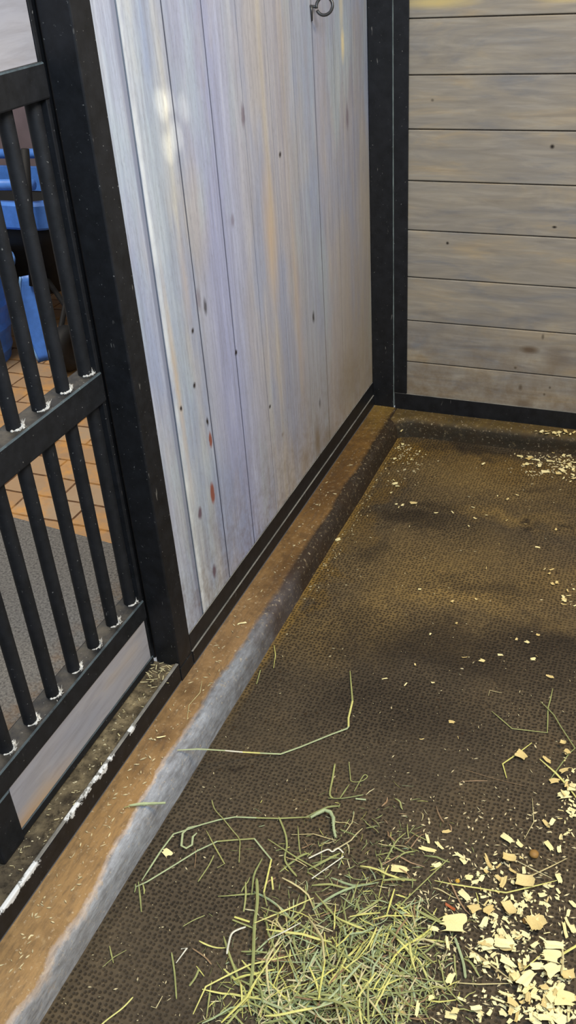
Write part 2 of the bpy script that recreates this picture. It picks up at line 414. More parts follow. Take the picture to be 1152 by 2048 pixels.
def box(bm, x0, x1, y0, y1, z0, z1, bev=0.0, seg=2):
    r = bmesh.ops.create_cube(bm, size=1)
    for v in r['verts']:
        v.co = Vector((x0 + (v.co.x + .5) * (x1 - x0), y0 + (v.co.y + .5) * (y1 - y0), z0 + (v.co.z + .5) * (z1 - z0)))
    if bev > 0:
        es = list({e for v in r['verts'] for e in v.link_edges})
        bmesh.ops.bevel(bm, geom=es, offset=bev, segments=seg, profile=0.5, affect='EDGES')
    return bm


def nb(): return bmesh.new()


def B_(*a, **k): return box(nb(), *a, **k)


def tube(bm, pts, rad, n=10, caps=True):
    """Tube along pts; rad is a number or a list."""
    pts = [Vector(p) for p in pts]
    rs = rad if isinstance(rad, (list, tuple)) else [rad] * len(pts)
    up = Vector((0, 0, 1)); rings = []
    for i, p in enumerate(pts):
        d = (pts[min(i + 1, len(pts) - 1)] - pts[max(i - 1, 0)]).normalized()
        a = d.cross(up)
        if a.length < 1e-3: a = d.cross(Vector((1, 0, 0)))
        a.normalize(); b = a.cross(d).normalized()
        rings.append([bm.verts.new(p + (a * math.cos(2 * PI * k / n) + b * math.sin(2 * PI * k / n)) * rs[i]) for k in range(n)])
    for i in range(len(rings) - 1):
        for k in range(n):
            bm.faces.new((rings[i][k], rings[i][(k + 1) % n], rings[i + 1][(k + 1) % n], rings[i + 1][k]))
    if caps:
        bm.faces.new(rings[0][::-1]); bm.faces.new(rings[-1])
    return bm


def lathe(bm, prof, c, n=32):
    rings = [[bm.verts.new((c[0] + r * math.cos(2 * PI * k / n), c[1] + r * math.sin(2 * PI * k / n), c[2] + h)) for k in range(n)] for r, h in prof]
    for i in range(len(rings) - 1):
        for k in range(n):
            bm.faces.new((rings[i][k], rings[i][(k + 1) % n], rings[i + 1][(k + 1) % n], rings[i + 1][k]))
    bm.faces.new(rings[0][::-1])
    return bm


def ribbon(bm, pts, w, t=None, twist=0.0, matidx=None, taper=True):
    """A flattened stem: four-sided section, w wide, t thick, along pts, joined at the bends."""
    pts = [Vector(p) for p in pts]
    n = len(pts); rings = []
    for i, p in enumerate(pts):
        d = pts[min(i + 1, n - 1)] - pts[max(i - 1, 0)]
        if d.length < 1e-7: d = Vector((1, 0, 0))
        d.normalize()
        s = d.cross(Vector((0, 0, 1)))
        if s.length < 1e-3: s = Vector((1, 0, 0))
        s.normalize(); u = s.cross(d).normalized()
        a = twist * i / max(1, n - 1)
        s2 = s * math.cos(a) + u * math.sin(a); u2 = u * math.cos(a) - s * math.sin(a)
        k = 1.0
        if taper and n > 2: k = 0.55 if i in (0, n - 1) else 1.0
        hw = w / 2 * k; ht = (t or w * 0.45) / 2
        rings.append([bm.verts.new(p + s2 * hw), bm.verts.new(p + u2 * ht), bm.verts.new(p - s2 * hw), bm.verts.new(p - u2 * ht)])
    for i in range(n - 1):
        for k in range(4):
            f = bm.faces.new((rings[i][k], rings[i][(k + 1) % 4], rings[i + 1][(k + 1) % 4], rings[i + 1][k]))
            if matidx: f.material_index = matidx[i]
    bm.faces.new(rings[0][::-1]); bm.faces.new(rings[-1])
    return bm


# ------------------------------------------------------------------ setting
XB = -0.882      # face of the black sill
XW = -0.886      # face of the left boards
YB = 2.735       # face of the back channel
YW = 2.742       # face of the back boards
ZK = 0.07        # top of the kerb

fl = obj('floor', B_(-0.80, 2.2, -1.6, 2.72, -0.03, 0.0), M_MAT); tagit(fl, kind='structure')
fa = obj('floor_aisle', B_(-5.0, -1.02, -1.6, 6.0, 0.03, 0.088), M_PAVER); tagit(fa, kind='structure')


def sweep_y(prof, y0, y1, step, mat, name, jit=0.002, seed=0):
    bm = nb(); n = int((y1 - y0) / step); rows = []
    for j in range(n + 1):
        yy = y0 + (y1 - y0) * j / n; row = []
        for i, (px, pz) in enumerate(prof):
            q = mnoise.noise(Vector((yy * 5 + seed, i * 0.35, 0))) + 0.5 * mnoise.noise(Vector((yy * 19 + seed, i * 0.6, 3)))
            a = jit if pz > 0.001 else jit * 0.6
            if i in (0, len(prof) - 1): a = 0
            row.append(bm.verts.new((px + q * a, yy, pz + (q * a * 0.5 if pz > 0.001 else 0))))
        rows.append(row)
    for j in range(n):
        for i in range(len(prof) - 1):
            bm.faces.new((rows[j][i], rows[j][i + 1], rows[j + 1][i + 1], rows[j + 1][i]))
    o = obj(name, bm, mat, smooth=True); tagit(o, kind='structure'); return o


kprof = [(-0.775, -0.02), (-0.775, 0.0), (-0.776, 0.022), (-0.7765, 0.040), (-0.778, 0.052), (-0.782, 0.061), (-0.7885, 0.067), (-0.798, 0.0695), (-0.815, 0.0703), (-0.85, 0.0705), (-0.884, 0.07), (-0.92, 0.07), (-0.92, -0.02)]
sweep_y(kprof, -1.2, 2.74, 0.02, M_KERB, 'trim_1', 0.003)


# back kerb, its inner corner rounding into the side kerb
bm = nb(); rows = []
n = 100
for j in range(n + 1):
    xx = -0.80 + 3.0 * j / n
    cr = 0.05 * max(0.0, 1 - (xx + 0.80) / 0.075) ** 2
    row = []
    for i, (py, pz) in enumerate([(2.678, -0.02), (2.678, 0.0), (2.677, 0.03), (2.676, 0.05), (2.680, 0.061), (2.688, 0.067), (2.70, 0.069), (2.74, 0.0692), (2.76, 0.0692), (2.76, -0.02)]):
        q = mnoise.noise(Vector((xx * 6, i * 0.4, 7))) * 0.003
        yy = py + (q - cr + 0.012 * (xx + 0.8) / 0.6 * (1 if pz < 0.05 else 0.3) if i < 7 else 0)
        row.append(bm.verts.new((xx, yy, pz)))
    rows.append(row)
for j in range(n):
    for i in range(9):
        bm.faces.new((rows[j][i], rows[j][i + 1], rows[j + 1][i + 1], rows[j + 1][i]))
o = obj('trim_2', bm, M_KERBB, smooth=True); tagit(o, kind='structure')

# steel sill along the kerb: gate stretch stands higher, wall stretch carries the channel
o = obj('trim_3', box(box(nb(), XB - 0.009, XB, -1.2, 1.3196, 0.069, 0.1225, 0.0022), XB - 0.006, XB + 0.003, 1.378, 2.735, 0.069, 0.109, 0.001), M_SILL); tagit(o, kind='structure')
# grimy concrete threshold under the gate
bm = nb(); rows = []
for j in range(61):
    yy = -1.2 + 2.52 * j / 60; row = []
    for i in range(9):
        xx = -1.02 + (0.1295) * i / 8
        zz = 0.106 + 0.0035 * mnoise.noise(Vector((xx * 40, yy * 25, 0))) + (0.005 if i == 8 else 0)
        if yy > 1.27: zz += 0.006 * (yy - 1.27) / 0.05
        row.append(bm.verts.new((xx, yy, zz)))
    row.append(bm.verts.new((XB - 0.0092, yy, 0.06)))
    row.insert(0, bm.verts.new((-1.02, yy, 0.03)))
    rows.append(row)
for j in range(60):
    for i in range(10): bm.faces.new((rows[j][i], rows[j][i + 1], rows[j + 1][i + 1], rows[j + 1][i]))
o = obj('trim_4', bm, M_GRIME, smooth=True); tagit(o, kind='structure')

# left wall: vertical tongue-and-groove boards in one wall
ys = [1.379, 1.456, 1.602, 1.752, 1.90, 2.045, 2.185, 2.318, 2.462, 2.605, 2.76]
gap = [0, .0040, .0026, .0020, .0010, .0009, .0010, .0022, .0009, .0009, 0]
bm = nb()
for i in range(len(ys) - 1):
    a, b = ys[i], ys[i + 1]
    box(bm, XW - 0.034, XW, a + gap[i] / 2, b - gap[i + 1] / 2, 0.112, 2.6, 0.0018 if i == 0 else 0.0005)
box(bm, XW - 0.032, XW - 0.024, 1.385, 2.73, 0.115, 2.6)
o = obj('wall_left', bm, M_PINE_V); tagit(o, kind='structure')
# back wall: horizontal boards
zs = [0.085, 0.240, 0.381, 0.522, 0.667, 0.811, 0.953, 1.094, 1.233] + [1.233 + 0.1405 * k for k in range(1, 10)]
bm = nb()
for i in range(len(zs) - 1):
    box(bm, -0.80, 2.2, YW, YW + 0.036, zs[i] + 0.0016, zs[i + 1] - 0.0016, 0.0022)
box(bm, -0.78, 2.2, YW + 0.012, YW + 0.03, 0.1, 2.48)
o = obj('wall_back', bm, M_PINE_H); tagit(o, kind='structure')

# channels that hold the boards
o = obj('baseboard_left', box(nb(), XW + 0.0005, XB - 0.0005, 1.379, 2.734, 0.1095, 0.157, 0.0008), M_BASE); tagit(o, kind='structure')
o = obj('baseboard_back', box(nb(), -0.807, 2.2, YB, YW - 0.0005, 0.066, 0.1265, 0.001), M_BASE); tagit(o, kind='structure')

# corner post: square tube with the flat channel flange beside it, joined by a dusty seam
cp = empty('corner_post', 'black steel corner post between the vertical and the horizontal plank walls', 'post', (-0.845, 2.75, 0.069))
bmx = nb(); box(bmx, -0.8845, -0.812, YB + 0.001, YB + 0.06, 0.07, 2.6, 0.003); o = obj('tube', bmx, M_STEEL); o.parent = cp; o.matrix_parent_inverse = Matrix.Translation((0.845, -2.75, -0.069))


def under(o, root):
    """Parents o to root and keeps it where it stands."""
    o.parent = root; o.matrix_parent_inverse = Matrix.Translation(-Vector(root.location)); return o


under(obj('flange', box(nb(), -0.8105, -0.767, YB - 0.0005, YB + 0.0065, 0.128, 2.6, 0.0012), M_STEEL), cp)
under(obj('seam', tube(nb(), [(-0.8113, YB + 0.0005, 0.075 + 0.02 * i) for i in range(126)], [0.0011 + 0.0009 * random.random() for _ in range(126)], 6), simple('dusty_seam', S(112, 122, 118), 0.8, 0.3)), cp)

# door post
dp = empty('door_post', 'black square steel post between the barred gate and the vertical plank wall', 'post', (-0.911, 1.349, 0.11))
under(obj('tube', box(nb(), -0.9405, XB + 0.0005, 1.3205, 1.378, 0.108, 2.6, 0.003), M_STEEL), dp)
under(obj('base_plate', box(nb(), XB - 0.03, XB + 0.001, 1.3205, 1.3785, 0.069, 0.107, 0.001), M_STEEL), dp)
under(obj('door_stop', box(nb(), -1.0, -0.956, 1.34, 1.372, 0.10, 2.6, 0.002), M_STEEL), dp)

# ------------------------------------------------------------------ gate
XG = -0.941
gate = empty('stall_gate', 'black steel stall gate with round bars and grey wooden panels', 'gate', (-0.966, 1.0, 0.11))
Y0, Y1 = 0.24, 1.3165
XR = -0.991
under(obj('top_rail', box(nb(), XR, XG, Y0, Y1, 1.277, 1.329, 0.003), M_RAIL), gate)
under(obj('middle_rail', box(nb(), XR, XG, Y0, Y1, 0.757, 0.8155, 0.003), M_RAIL), gate)
under(obj('bottom_rail', box(nb(), XR, XG, Y0, Y1, 0.2405, 0.289, 0.003), M_RAIL), gate)
under(obj('lower_edge', box(nb(), -0.985, XG - 0.002, 0.823, Y1, 0.112, 0.1325, 0.002), M_RAIL), gate)
under(obj('stile', box(nb(), -0.985, XG - 0.004, 1.3085, Y1 + 0.001, 0.115, 2.2, 0.001), M_RAIL), gate)
under(obj('stile', box(nb(), XR, XG, 0.762, 0.824, 0.108, 0.2400, 0.004), M_RAIL), gate)
# lower panel: its top-left corner is clipped round
bm = nb()
a0, a1, b0, b1 = 0.8245, 1.3080, 0.133, 0.240
pp = [(a0 + 0.0, b0), (a1, b0), (a1, b1), (a0 + 0.012, b1), (a0 + 0.003, b1 - 0.004), (a0, b1 - 0.012)]
f0 = [bm.verts.new((XG - 0.004, yy, zz)) for yy, zz in pp]; f1 = [bm.verts.new((XG - 0.03, yy, zz)) for yy, zz in pp]
bm.faces.new(f0); bm.faces.new(f1[::-1])
for i in range(len(pp)): bm.faces.new((f0[i], f1[i], f1[(i + 1) % len(pp)], f0[(i + 1) % len(pp)]))
p = under(obj('lower_panel', bm, M_PANEL), gate); p['label'] = 'grey wooden kick panel'
p = under(obj('upper_panel', box(nb(), XG - 0.034, XG - 0.006, Y0, 1.3080, 1.329, 2.1, 0.001), M_PANEL), gate); p['label'] = 'grey wooden upper panel'
rr = random.Random(5)


def tuft(cx, cy, zz, big):
    """Fluff of dust and cobweb caught round the foot of a bar, on its stall side."""
    bm = nb()
    for k in range(34):
        a = rr.gauss(0.75, 0.55)
        r0 = rr.uniform(0.0122, 0.0175); a0 = Vector((math.cos(a), math.sin(a), 0))
        p = Vector((cx, cy, zz)) + a0 * r0
        if p.x > XG - 0.001: p.x = XG - 0.001
        q = p + a0 * rr.uniform(-0.002, 0.004) + Vector((rr.uniform(-.004, .004), rr.uniform(-.004, .006), rr.uniform(0.002, 0.008 * big) * (1.6 if abs(a - 0.8) < 0.35 else 0.7)))
        t = Vector((-a0.y, a0.x, 0)) * rr.uniform(0.0012, 0.0032)
        v = [bm.verts.new(p - t), bm.verts.new(p + t), bm.verts.new(q), bm.verts.new(p + a0 * 0.002 + Vector((0, 0, 0.001)))]
        bm.faces.new((v[0], v[1], v[2])); bm.faces.new((v[1], v[3], v[2])); bm.faces.new((v[3], v[0], v[2])); bm.faces.new((v[0], v[3], v[1]))
    # low ring of dust in the corner between bar and rail
    for k in range(16):
        a = -1.15 + 3.1 * k / 16
        p = Vector((cx + 0.0135 * math.cos(a), cy + 0.0135 * math.sin(a), zz + 0.001))
        if p.x > XG - 0.003: p.x = XG - 0.003
        s = rr.uniform(0.0012, 0.0032)
        r = bmesh.ops.create_icosphere(bm, subdivisions=1, radius=s, matrix=Matrix.Translation(p))
    return bm


for k in range(15):
    yc = 1.3 - 0.0724 * k
    for (za, zb, big) in ((0.288, 0.758, 1.0), (0.815, 1.278, 1.1)):
        bar = under(obj('bar', tube(nb(), [(-0.966, yc, za), (-0.966, yc, (za + zb) / 2), (-0.966, yc, zb)], 0.0127, 20, False), M_BAR, smooth=False), gate)
        for pl in bar.data.polygons: pl.use_smooth = True
        if k < 8:
            d = obj('dust_tuft', tuft(-0.966, yc, za, big), M_DUST)
            d.parent = bar; d['label'] = 'pale dust fluff at the foot of the bar'

# ------------------------------------------------------------------ screw eye on the left wall
se = empty('screw_eye', 'small dark iron screw eye in the upper part of the vertical plank wall', 'hook', (XW, 2.322, 1.303))
under(obj('shank', tube(nb(), [(XW - 0.01, 2.312, 1.308), (XW + 0.008, 2.313, 1.306), (XW + 0.017, 2.314, 1.3045)], 0.0033, 10), M_IRON, smooth=True), se)
ring = [(XW + 0.0345 - 0.0185 * math.cos(a), 2.3155 - 0.004 * math.cos(a) + 0.0035 * math.sin(a), 1.306 + 0.0185 * math.sin(a)) for a in [2 * PI * k / 28 for k in range(-1, 27)]]
under(obj('eye', tube(nb(), ring, 0.0037, 10), M_IRON, smooth=True), se)
under(obj('tang', tube(nb(), [(XW + 0.0035, 2.312, 1.308), (XW + 0.0035, 2.3125, 1.294), (XW + 0.003, 2.3135, 1.276)], [0.0035, 0.0028, 0.0018], 8), M_IRON, smooth=True), se)

# ------------------------------------------------------------------ aisle beyond the gate
mt = obj('rubber_mat', B_(-4.5, -1.021, -1.2, 1.70, 0.0885, 0.1, bev=0.002), M_RUBBER)
for v in mt.data.vertices:
    if v.co.y > 1.6: v.co.y += (-1.021 - v.co.x) * 0.095 - 0.012
tagit(mt, 'dark grey rubber mat on the aisle floor behind the barred gate', 'mat')
o = obj('wall_aisle', B_(-5.0, -1.0, 3.62, 3.7, 0.03, 3.0), M_AWALL); tagit(o, kind='structure')

# blue wheelbarrow
wb = empty('wheelbarrow', 'black wheelbarrow with a thick blue rim and blue handles beyond the gate bars', 'wheelbarrow', (-2.5, 3.1, 0.088))
bm = nb()
def rrect(cx, cy, hx, hy, r, zz, n=6):
    out = []
    for sx, sy, a0 in ((1, 1, 0), (-1, 1, PI / 2), (-1, -1, PI), (1, -1, 1.5 * PI)):
        for k in range(n + 1):
            a = a0 + PI / 2 * k / n
            out.append((cx + sx * (hx - r) + r * math.cos(a), cy + sy * (hy - r) + r * math.sin(a), zz))
    return out
secs = [(0.22, 0.14, 0.24), (0.26, 0.17, 0.30), (0.30, 0.205, 0.38), (0.34, 0.235, 0.47), (0.37, 0.255, 0.55), (0.355, 0.24, 0.55), (0.28, 0.18, 0.29), (0.2, 0.12, 0.27)]
rings = [[bm.verts.new(p) for p in rrect(-2.55, 3.16, hx, hy, 0.09, zz)] for hx, hy, zz in secs]
for i in range(len(rings) - 1):
    L = len(rings[0])
    for k in range(L): bm.faces.new((rings[i][k], rings[i][(k + 1) % L], rings[i + 1][(k + 1) % L], rings[i + 1][k]))
bm.faces.new(rings[0][::-1]); bm.faces.new(rings[-1])
under(obj('tub', bm, M_BLACK, smooth=True), wb)
bm = nb(); rings = []
for hx, hy, zz in ((0.385, 0.27, 0.55), (0.395, 0.28, 0.56), (0.395, 0.28, 0.64), (0.385, 0.27, 0.65), (0.36, 0.245, 0.65), (0.355, 0.24, 0.555)):
    rings.append([bm.verts.new(p) for p in rrect(-2.55, 3.16, hx, hy, 0.09, zz)])
rings.append(rings[0])
for i in range(len(rings) - 1):
    for k in range(L): bm.faces.new((rings[i][k], rings[i][(k + 1) % L], rings[i + 1][(k + 1) % L], rings[i + 1][k]))
under(obj('rim', bm, M_BLUE, smooth=False), wb)
for sy in (-1, 1):
    under(obj('handle', tube(nb(), [(-3.1, 3.16 + sy * 0.25, 0.70), (-2.7, 3.16 + sy * 0.26, 0.70), (-2.22, 3.16 + sy * 0.26, 0.715)], 0.02, 12), M_BLUE, smooth=True), wb)
    under(obj('handle_bracket', box(nb(), -2.31, -2.27, 3.16 + sy * 0.26 - 0.01, 3.16 + sy * 0.26 + 0.01, 0.63, 0.705), M_BLACK), wb)
    under(obj('leg', tube(nb(), [(-2.75, 3.16 + sy * 0.15, 0.35), (-2.80, 3.16 + sy * 0.17, 0.09), (-2.7, 3.16 + sy * 0.17, 0.09)], 0.014, 8), M_BLACK), wb)
bm = nb()
pr = [(0.03, -0.025), (0.05, -0.035), (0.078, -0.03), (0.086, -0.012), (0.086, 0.012), (0.078, 0.03), (0.05, 0.035), (0.03, 0.025)]
rg = [[bm.verts.new((-2.065 + h, 2.70 + r * math.cos(2 * PI * k / 36), 0.175 + r * math.sin(2 * PI * k / 36))) for k in range(36)] for r, h in pr]
for i in range(len(rg) - 1):
    for k in range(36): bm.faces.new((rg[i][k], rg[i][(k + 1) % 36], rg[i + 1][(k + 1) % 36], rg[i + 1][k]))
bm.faces.new(rg[0][::-1]); bm.faces.new(rg[-1])
under(obj('wheel', bm, M_BLACK, smooth=True), wb)
for sx in (-1, 1): under(obj('wheel_fork', tube(nb(), [(-2.065 + sx * 0.045, 2.70, 0.175), (-2.065 + sx * 0.045, 2.80, 0.30), (-2.3 + sx * 0.08, 3.05, 0.33)], 0.011, 8), M_BLACK), wb)

# ribbed muck tub at the left edge
mk = empty('muck_tub', 'flared ribbed blue tub at the left edge behind the gate bars', 'tub', (-2.535, 2.68, 0.088))
pf = []
for i in range(17):
    h = 0.37 * i / 16; pf.append((0.17 + 0.075 * i / 16 + (0.006 if i % 4 == 2 else 0.0), h))
pf += [(0.24, 0.37), (0.17, 0.02), (0.0005, 0.02)]
under(obj('body', lathe(nb(), pf, (-2.535, 2.68, 0.0885), 40), M_BLUE, smooth=False), mk)
under(obj('rim', lathe(nb(), [(0.247, 0.355), (0.262, 0.355), (0.265, 0.368), (0.262, 0.38), (0.247, 0.38)], (-2.535, 2.68, 0.0885), 40), simple('light_blue_rim', S(96, 140, 205), 0.4), smooth=True), mk)

# shovel with a dished blue blade, leaning on the wheelbarrow
sv = empty('shovel', 'shovel with a dished blue plastic blade standing on the bricks by the wheelbarrow', 'shovel', (-2.19, 2.74, 0.088))
bm = nb(); N1, N2 = 14, 10; gg = {}
for side in (0, 1):
    for i in range(N1 + 1):
        t = i / N1; hz = 0.0895 + 0.315 * t
        wd = 0.064 * (math.sin(PI * min(1.0, 0.12 + t * 0.72)) ** 0.7)
        for j in range(N2 + 1):
            q = j / N2 * 2 - 1
            gg[side, i, j] = bm.verts.new((-2.20 - 0.04 * t + q * wd, 2.735 + 0.06 * t - 0.03 * (q * q) + 0.02 + (0.006 if side else 0.0), hz))
for i in range(N1):
    for j in range(N2):
        bm.faces.new((gg[0, i, j], gg[0, i, j + 1], gg[0, i + 1, j + 1], gg[0, i + 1, j])); bm.faces.new((gg[1, i, j], gg[1, i + 1, j], gg[1, i + 1, j + 1], gg[1, i, j + 1]))
for i in range(N1):
    for j in (0, N2): bm.faces.new((gg[0, i, j], gg[0, i + 1, j], gg[1, i + 1, j], gg[1, i, j]))
for j in range(N2):
    for i in (0, N1): bm.faces.new((gg[0, i, j], gg[0, i, j + 1], gg[1, i, j + 1], gg[1, i, j]))
under(obj('blade', bm, M_BLUE, smooth=True), sv)
under(obj('edge_highlight', tube(nb(), [gg_ for gg_ in [(-2.20 - 0.04 * (i / N1) - 0.064 * (math.sin(PI * min(1.0, 0.12 + i / N1 * 0.72)) ** 0.7), 2.728 + 0.06 * i / N1, 0.0955 + 0.309 * i / N1) for i in range(N1 + 1)]], 0.005, 8), simple('pale_blue_edge', S(120, 165, 215), 0.35), smooth=True), sv)  # pale tube that paints a highlight along the blade's left edge
under(obj('shaft', tube(nb(), [(-2.238, 2.80, 0.37), (-2.215, 2.835, 0.62), (-2.19, 2.855, 0.85)], 0.015, 12), M_BLACK, smooth=True), sv)

# small low box with pale lid
bx = empty('storage_box', 'low blue box with a pale lid on the bricks beyond the gate', 'box', (-2.14, 3.1, 0.088))
under(obj('body', box(nb(), -2.21, -2.02, 2.955, 3.04, 0.0885, 0.165, 0.006), M_BLUED), bx)
under(obj('lid', box(nb(), -2.215, -2.015, 2.95, 3.045, 0.1655, 0.178, 0.003), M_LID), bx)

# ------------------------------------------------------------------ hay: the stems one can tell apart
def c1(pts): return [(230 + a / 2.351, 1470 + b / 2.351) for a, b in pts]
def c2(pts): return [(360 + a / 2.618, 1700 + b / 2.618) for a, b in pts]
def c3(pts): return [(760 + a / 2.939, 1640 + b / 2.939) for a, b in pts]
def c4(pts): return [(840 + a / 3.692, 1300 + b / 3.692) for a, b in pts]
def c5(pts): return [(620 + a / 4.114, 1480 + b / 4.114) for a, b in pts]


def world(pts, zz):
    zl = zz if isinstance(zz, (list, tuple)) else [zz] * len(pts)
    return [onz(p[0], p[1], q) for p, q in zip(pts, zl)]


def densify(ps, step=0.02, bow=0.0):
    out = [ps[0]]
    for a, b in zip(ps, ps[1:]):
        k = max(1, int((b - a).length / step))
        for i in range(1, k + 1): out.append(a.lerp(b, i / k))
    return out


def stem(name, pts, zz, w, col, label, cat='hay stem', group=None, t=None, extra=None, sm=False):
    ps = world(pts, zz)
    if sm:   # smooth curve through the points
        q = []
        for i in range(len(ps) - 1):
            p0, p1, p2, p3 = ps[max(i - 1, 0)], ps[i], ps[i + 1], ps[min(i + 2, len(ps) - 1)]
            for k in range(5):
                u = k / 5
                q.append(0.5 * ((2 * p1) + (p2 - p0) * u + (2 * p0 - 5 * p1 + 4 * p2 - p3) * u * u + (3 * p1 - p0 - 3 * p2 + p3) * u ** 3))
        q.append(ps[-1]); ps = q
    c = sum(ps, Vector()) / len(ps)
    cols = col if isinstance(col, (list, tuple)) else [col]
    mi = None
    if len(cols) > 1: mi = [i * len(cols) // (len(ps) - 1) for i in range(len(ps) - 1)]
    o = obj(name, ribbon(nb(), [p - c for p in ps], w / 1000, (t / 1000 if t else None), matidx=mi), [M_HAY[k] for k in cols])
    o.location = c
    tagit(o, label, cat, group)
    return o


def head(parent, pts, zz, r):
    """Bristly cylindrical seed head along pts, child of its stem."""
    ps = densify(world(pts, zz), 0.004)
    bm = nb(); n = len(ps)
    rs = [r * (0.55 + 0.45 * math.sin(PI * min(1, (i + 1) / n * 0.95 + 0.05))) * rr.uniform(0.85, 1.12) for i in range(n)]
    tube(bm, ps, [k / 1000 for k in rs], 9)
    for i in range(n):
        for k in range(7):
            a = rr.uniform(0, 2 * PI); d = Vector((math.cos(a), math.sin(a), rr.uniform(-.2, .7))).normalized()
            p = ps[i] + d * rs[i] / 1000 * 0.9; q = p + d * 0.0016 + Vector((rr.uniform(-.001, .001), rr.uniform(-.001, .001), 0))
            s = Vector((-d.y, d.x, 0)) * 0.0005
            bm.faces.new([bm.verts.new(p - s), bm.verts.new(p + s), bm.verts.new(q)])
    o = obj('seed_head', bm, M_HAY['mint'])
    if parent:
        o.parent = parent; o.matrix_parent_inverse = Matrix.Translation(-Vector(parent.location)); o['label'] = 'bristly pale seed head'
    return o


stem('hay_stem', [(355, 1500), (395, 1498), (417, 1499), (450, 1501), (485, 1504), (520, 1506), (561, 1508), (600, 1494), (664, 1468), (694, 1457), (697, 1453), (697, 1436), (705, 1402), (700, 1342)],
     [.075, .073, .070, .05, .03, .014, .006, .005, .004, .004, .004, .004, .004, .004], 4.2, ['mint', 'mint', 'mint', 'white', 'yellow', 'mint', 'mint', 'mint', 'mint', 'mint', 'yellow', 'yellow', 'green'],
     'longest pale green hay stem, bent, its left end lying up on the brown kerb', t=1.8)
o = stem('hay_stem', [(249, 1615), (262, 1611)], [.0735, .0755], 2.0, 'green', 'short hay stalk with a bristly seed head lying on the brown kerb')
head(o, [(260, 1611), (281, 1608), (305, 1607), (331, 1606)], [.076, .077, .077, .076], 3.0)
o = stem('hay_stem', c1([(125, 685), (170, 615), (215, 545), (275, 465), (330, 448), (410, 420), (490, 398), (565, 385), (665, 389), (770, 392), (850, 388), (925, 385)]), [.003, .003, .005, .007, .007, .006, .005, .005, .005, .005, .006, .008], 3.4,
         ['mint', 'mint', 'mint', 'mint', 'green', 'green'], 'long pale hay stem ending in a curved fat seed head above the pile')
head(o, c1([(920, 388), (950, 370), (985, 353), (1012, 362), (1027, 390), (1027, 425), (1030, 450), (1038, 482)]), [.009, .011, .012, .012, .011, .010, .008, .006], 3.6)
lf = obj('leaf_blade', ribbon(nb(), world(c1([(395, 425), (345, 436), (318, 462), (312, 520), (335, 532), (362, 516), (366, 478), (385, 460)]), [.008, .009, .009, .008, .005, .006, .008, .009]), 0.0042, 0.001), M_HAY['mint'])
lf.parent = o; lf.matrix_parent_inverse = Matrix.Translation(-Vector(o.location))
o = stem('hay_stem', c1([(95, 715), (150, 690), (265, 620), (385, 545), (480, 500), (560, 493), (655, 487), (695, 537), (735, 585), (718, 660), (700, 740), (715, 805)]), [.004] * 4 + [.006] * 4 + [.008, .010, .012, .012], 3.2,
         ['mint', 'mint', 'green', 'mint', 'yellow', 'green'], 'long bent hay stem running from the kerb foot up then down into the pile')
for q in ([(95, 700), (98, 715), (92, 740)], [(110, 690), (118, 760), (124, 832)], [(130, 695), (138, 730), (136, 748)]):
    lf = obj('leaf_blade', ribbon(nb(), world(c1(q), .003), 0.0032, 0.001), M_HAY['green']); lf.parent = o; lf.matrix_parent_inverse = Matrix.Translation(-Vector(o.location))
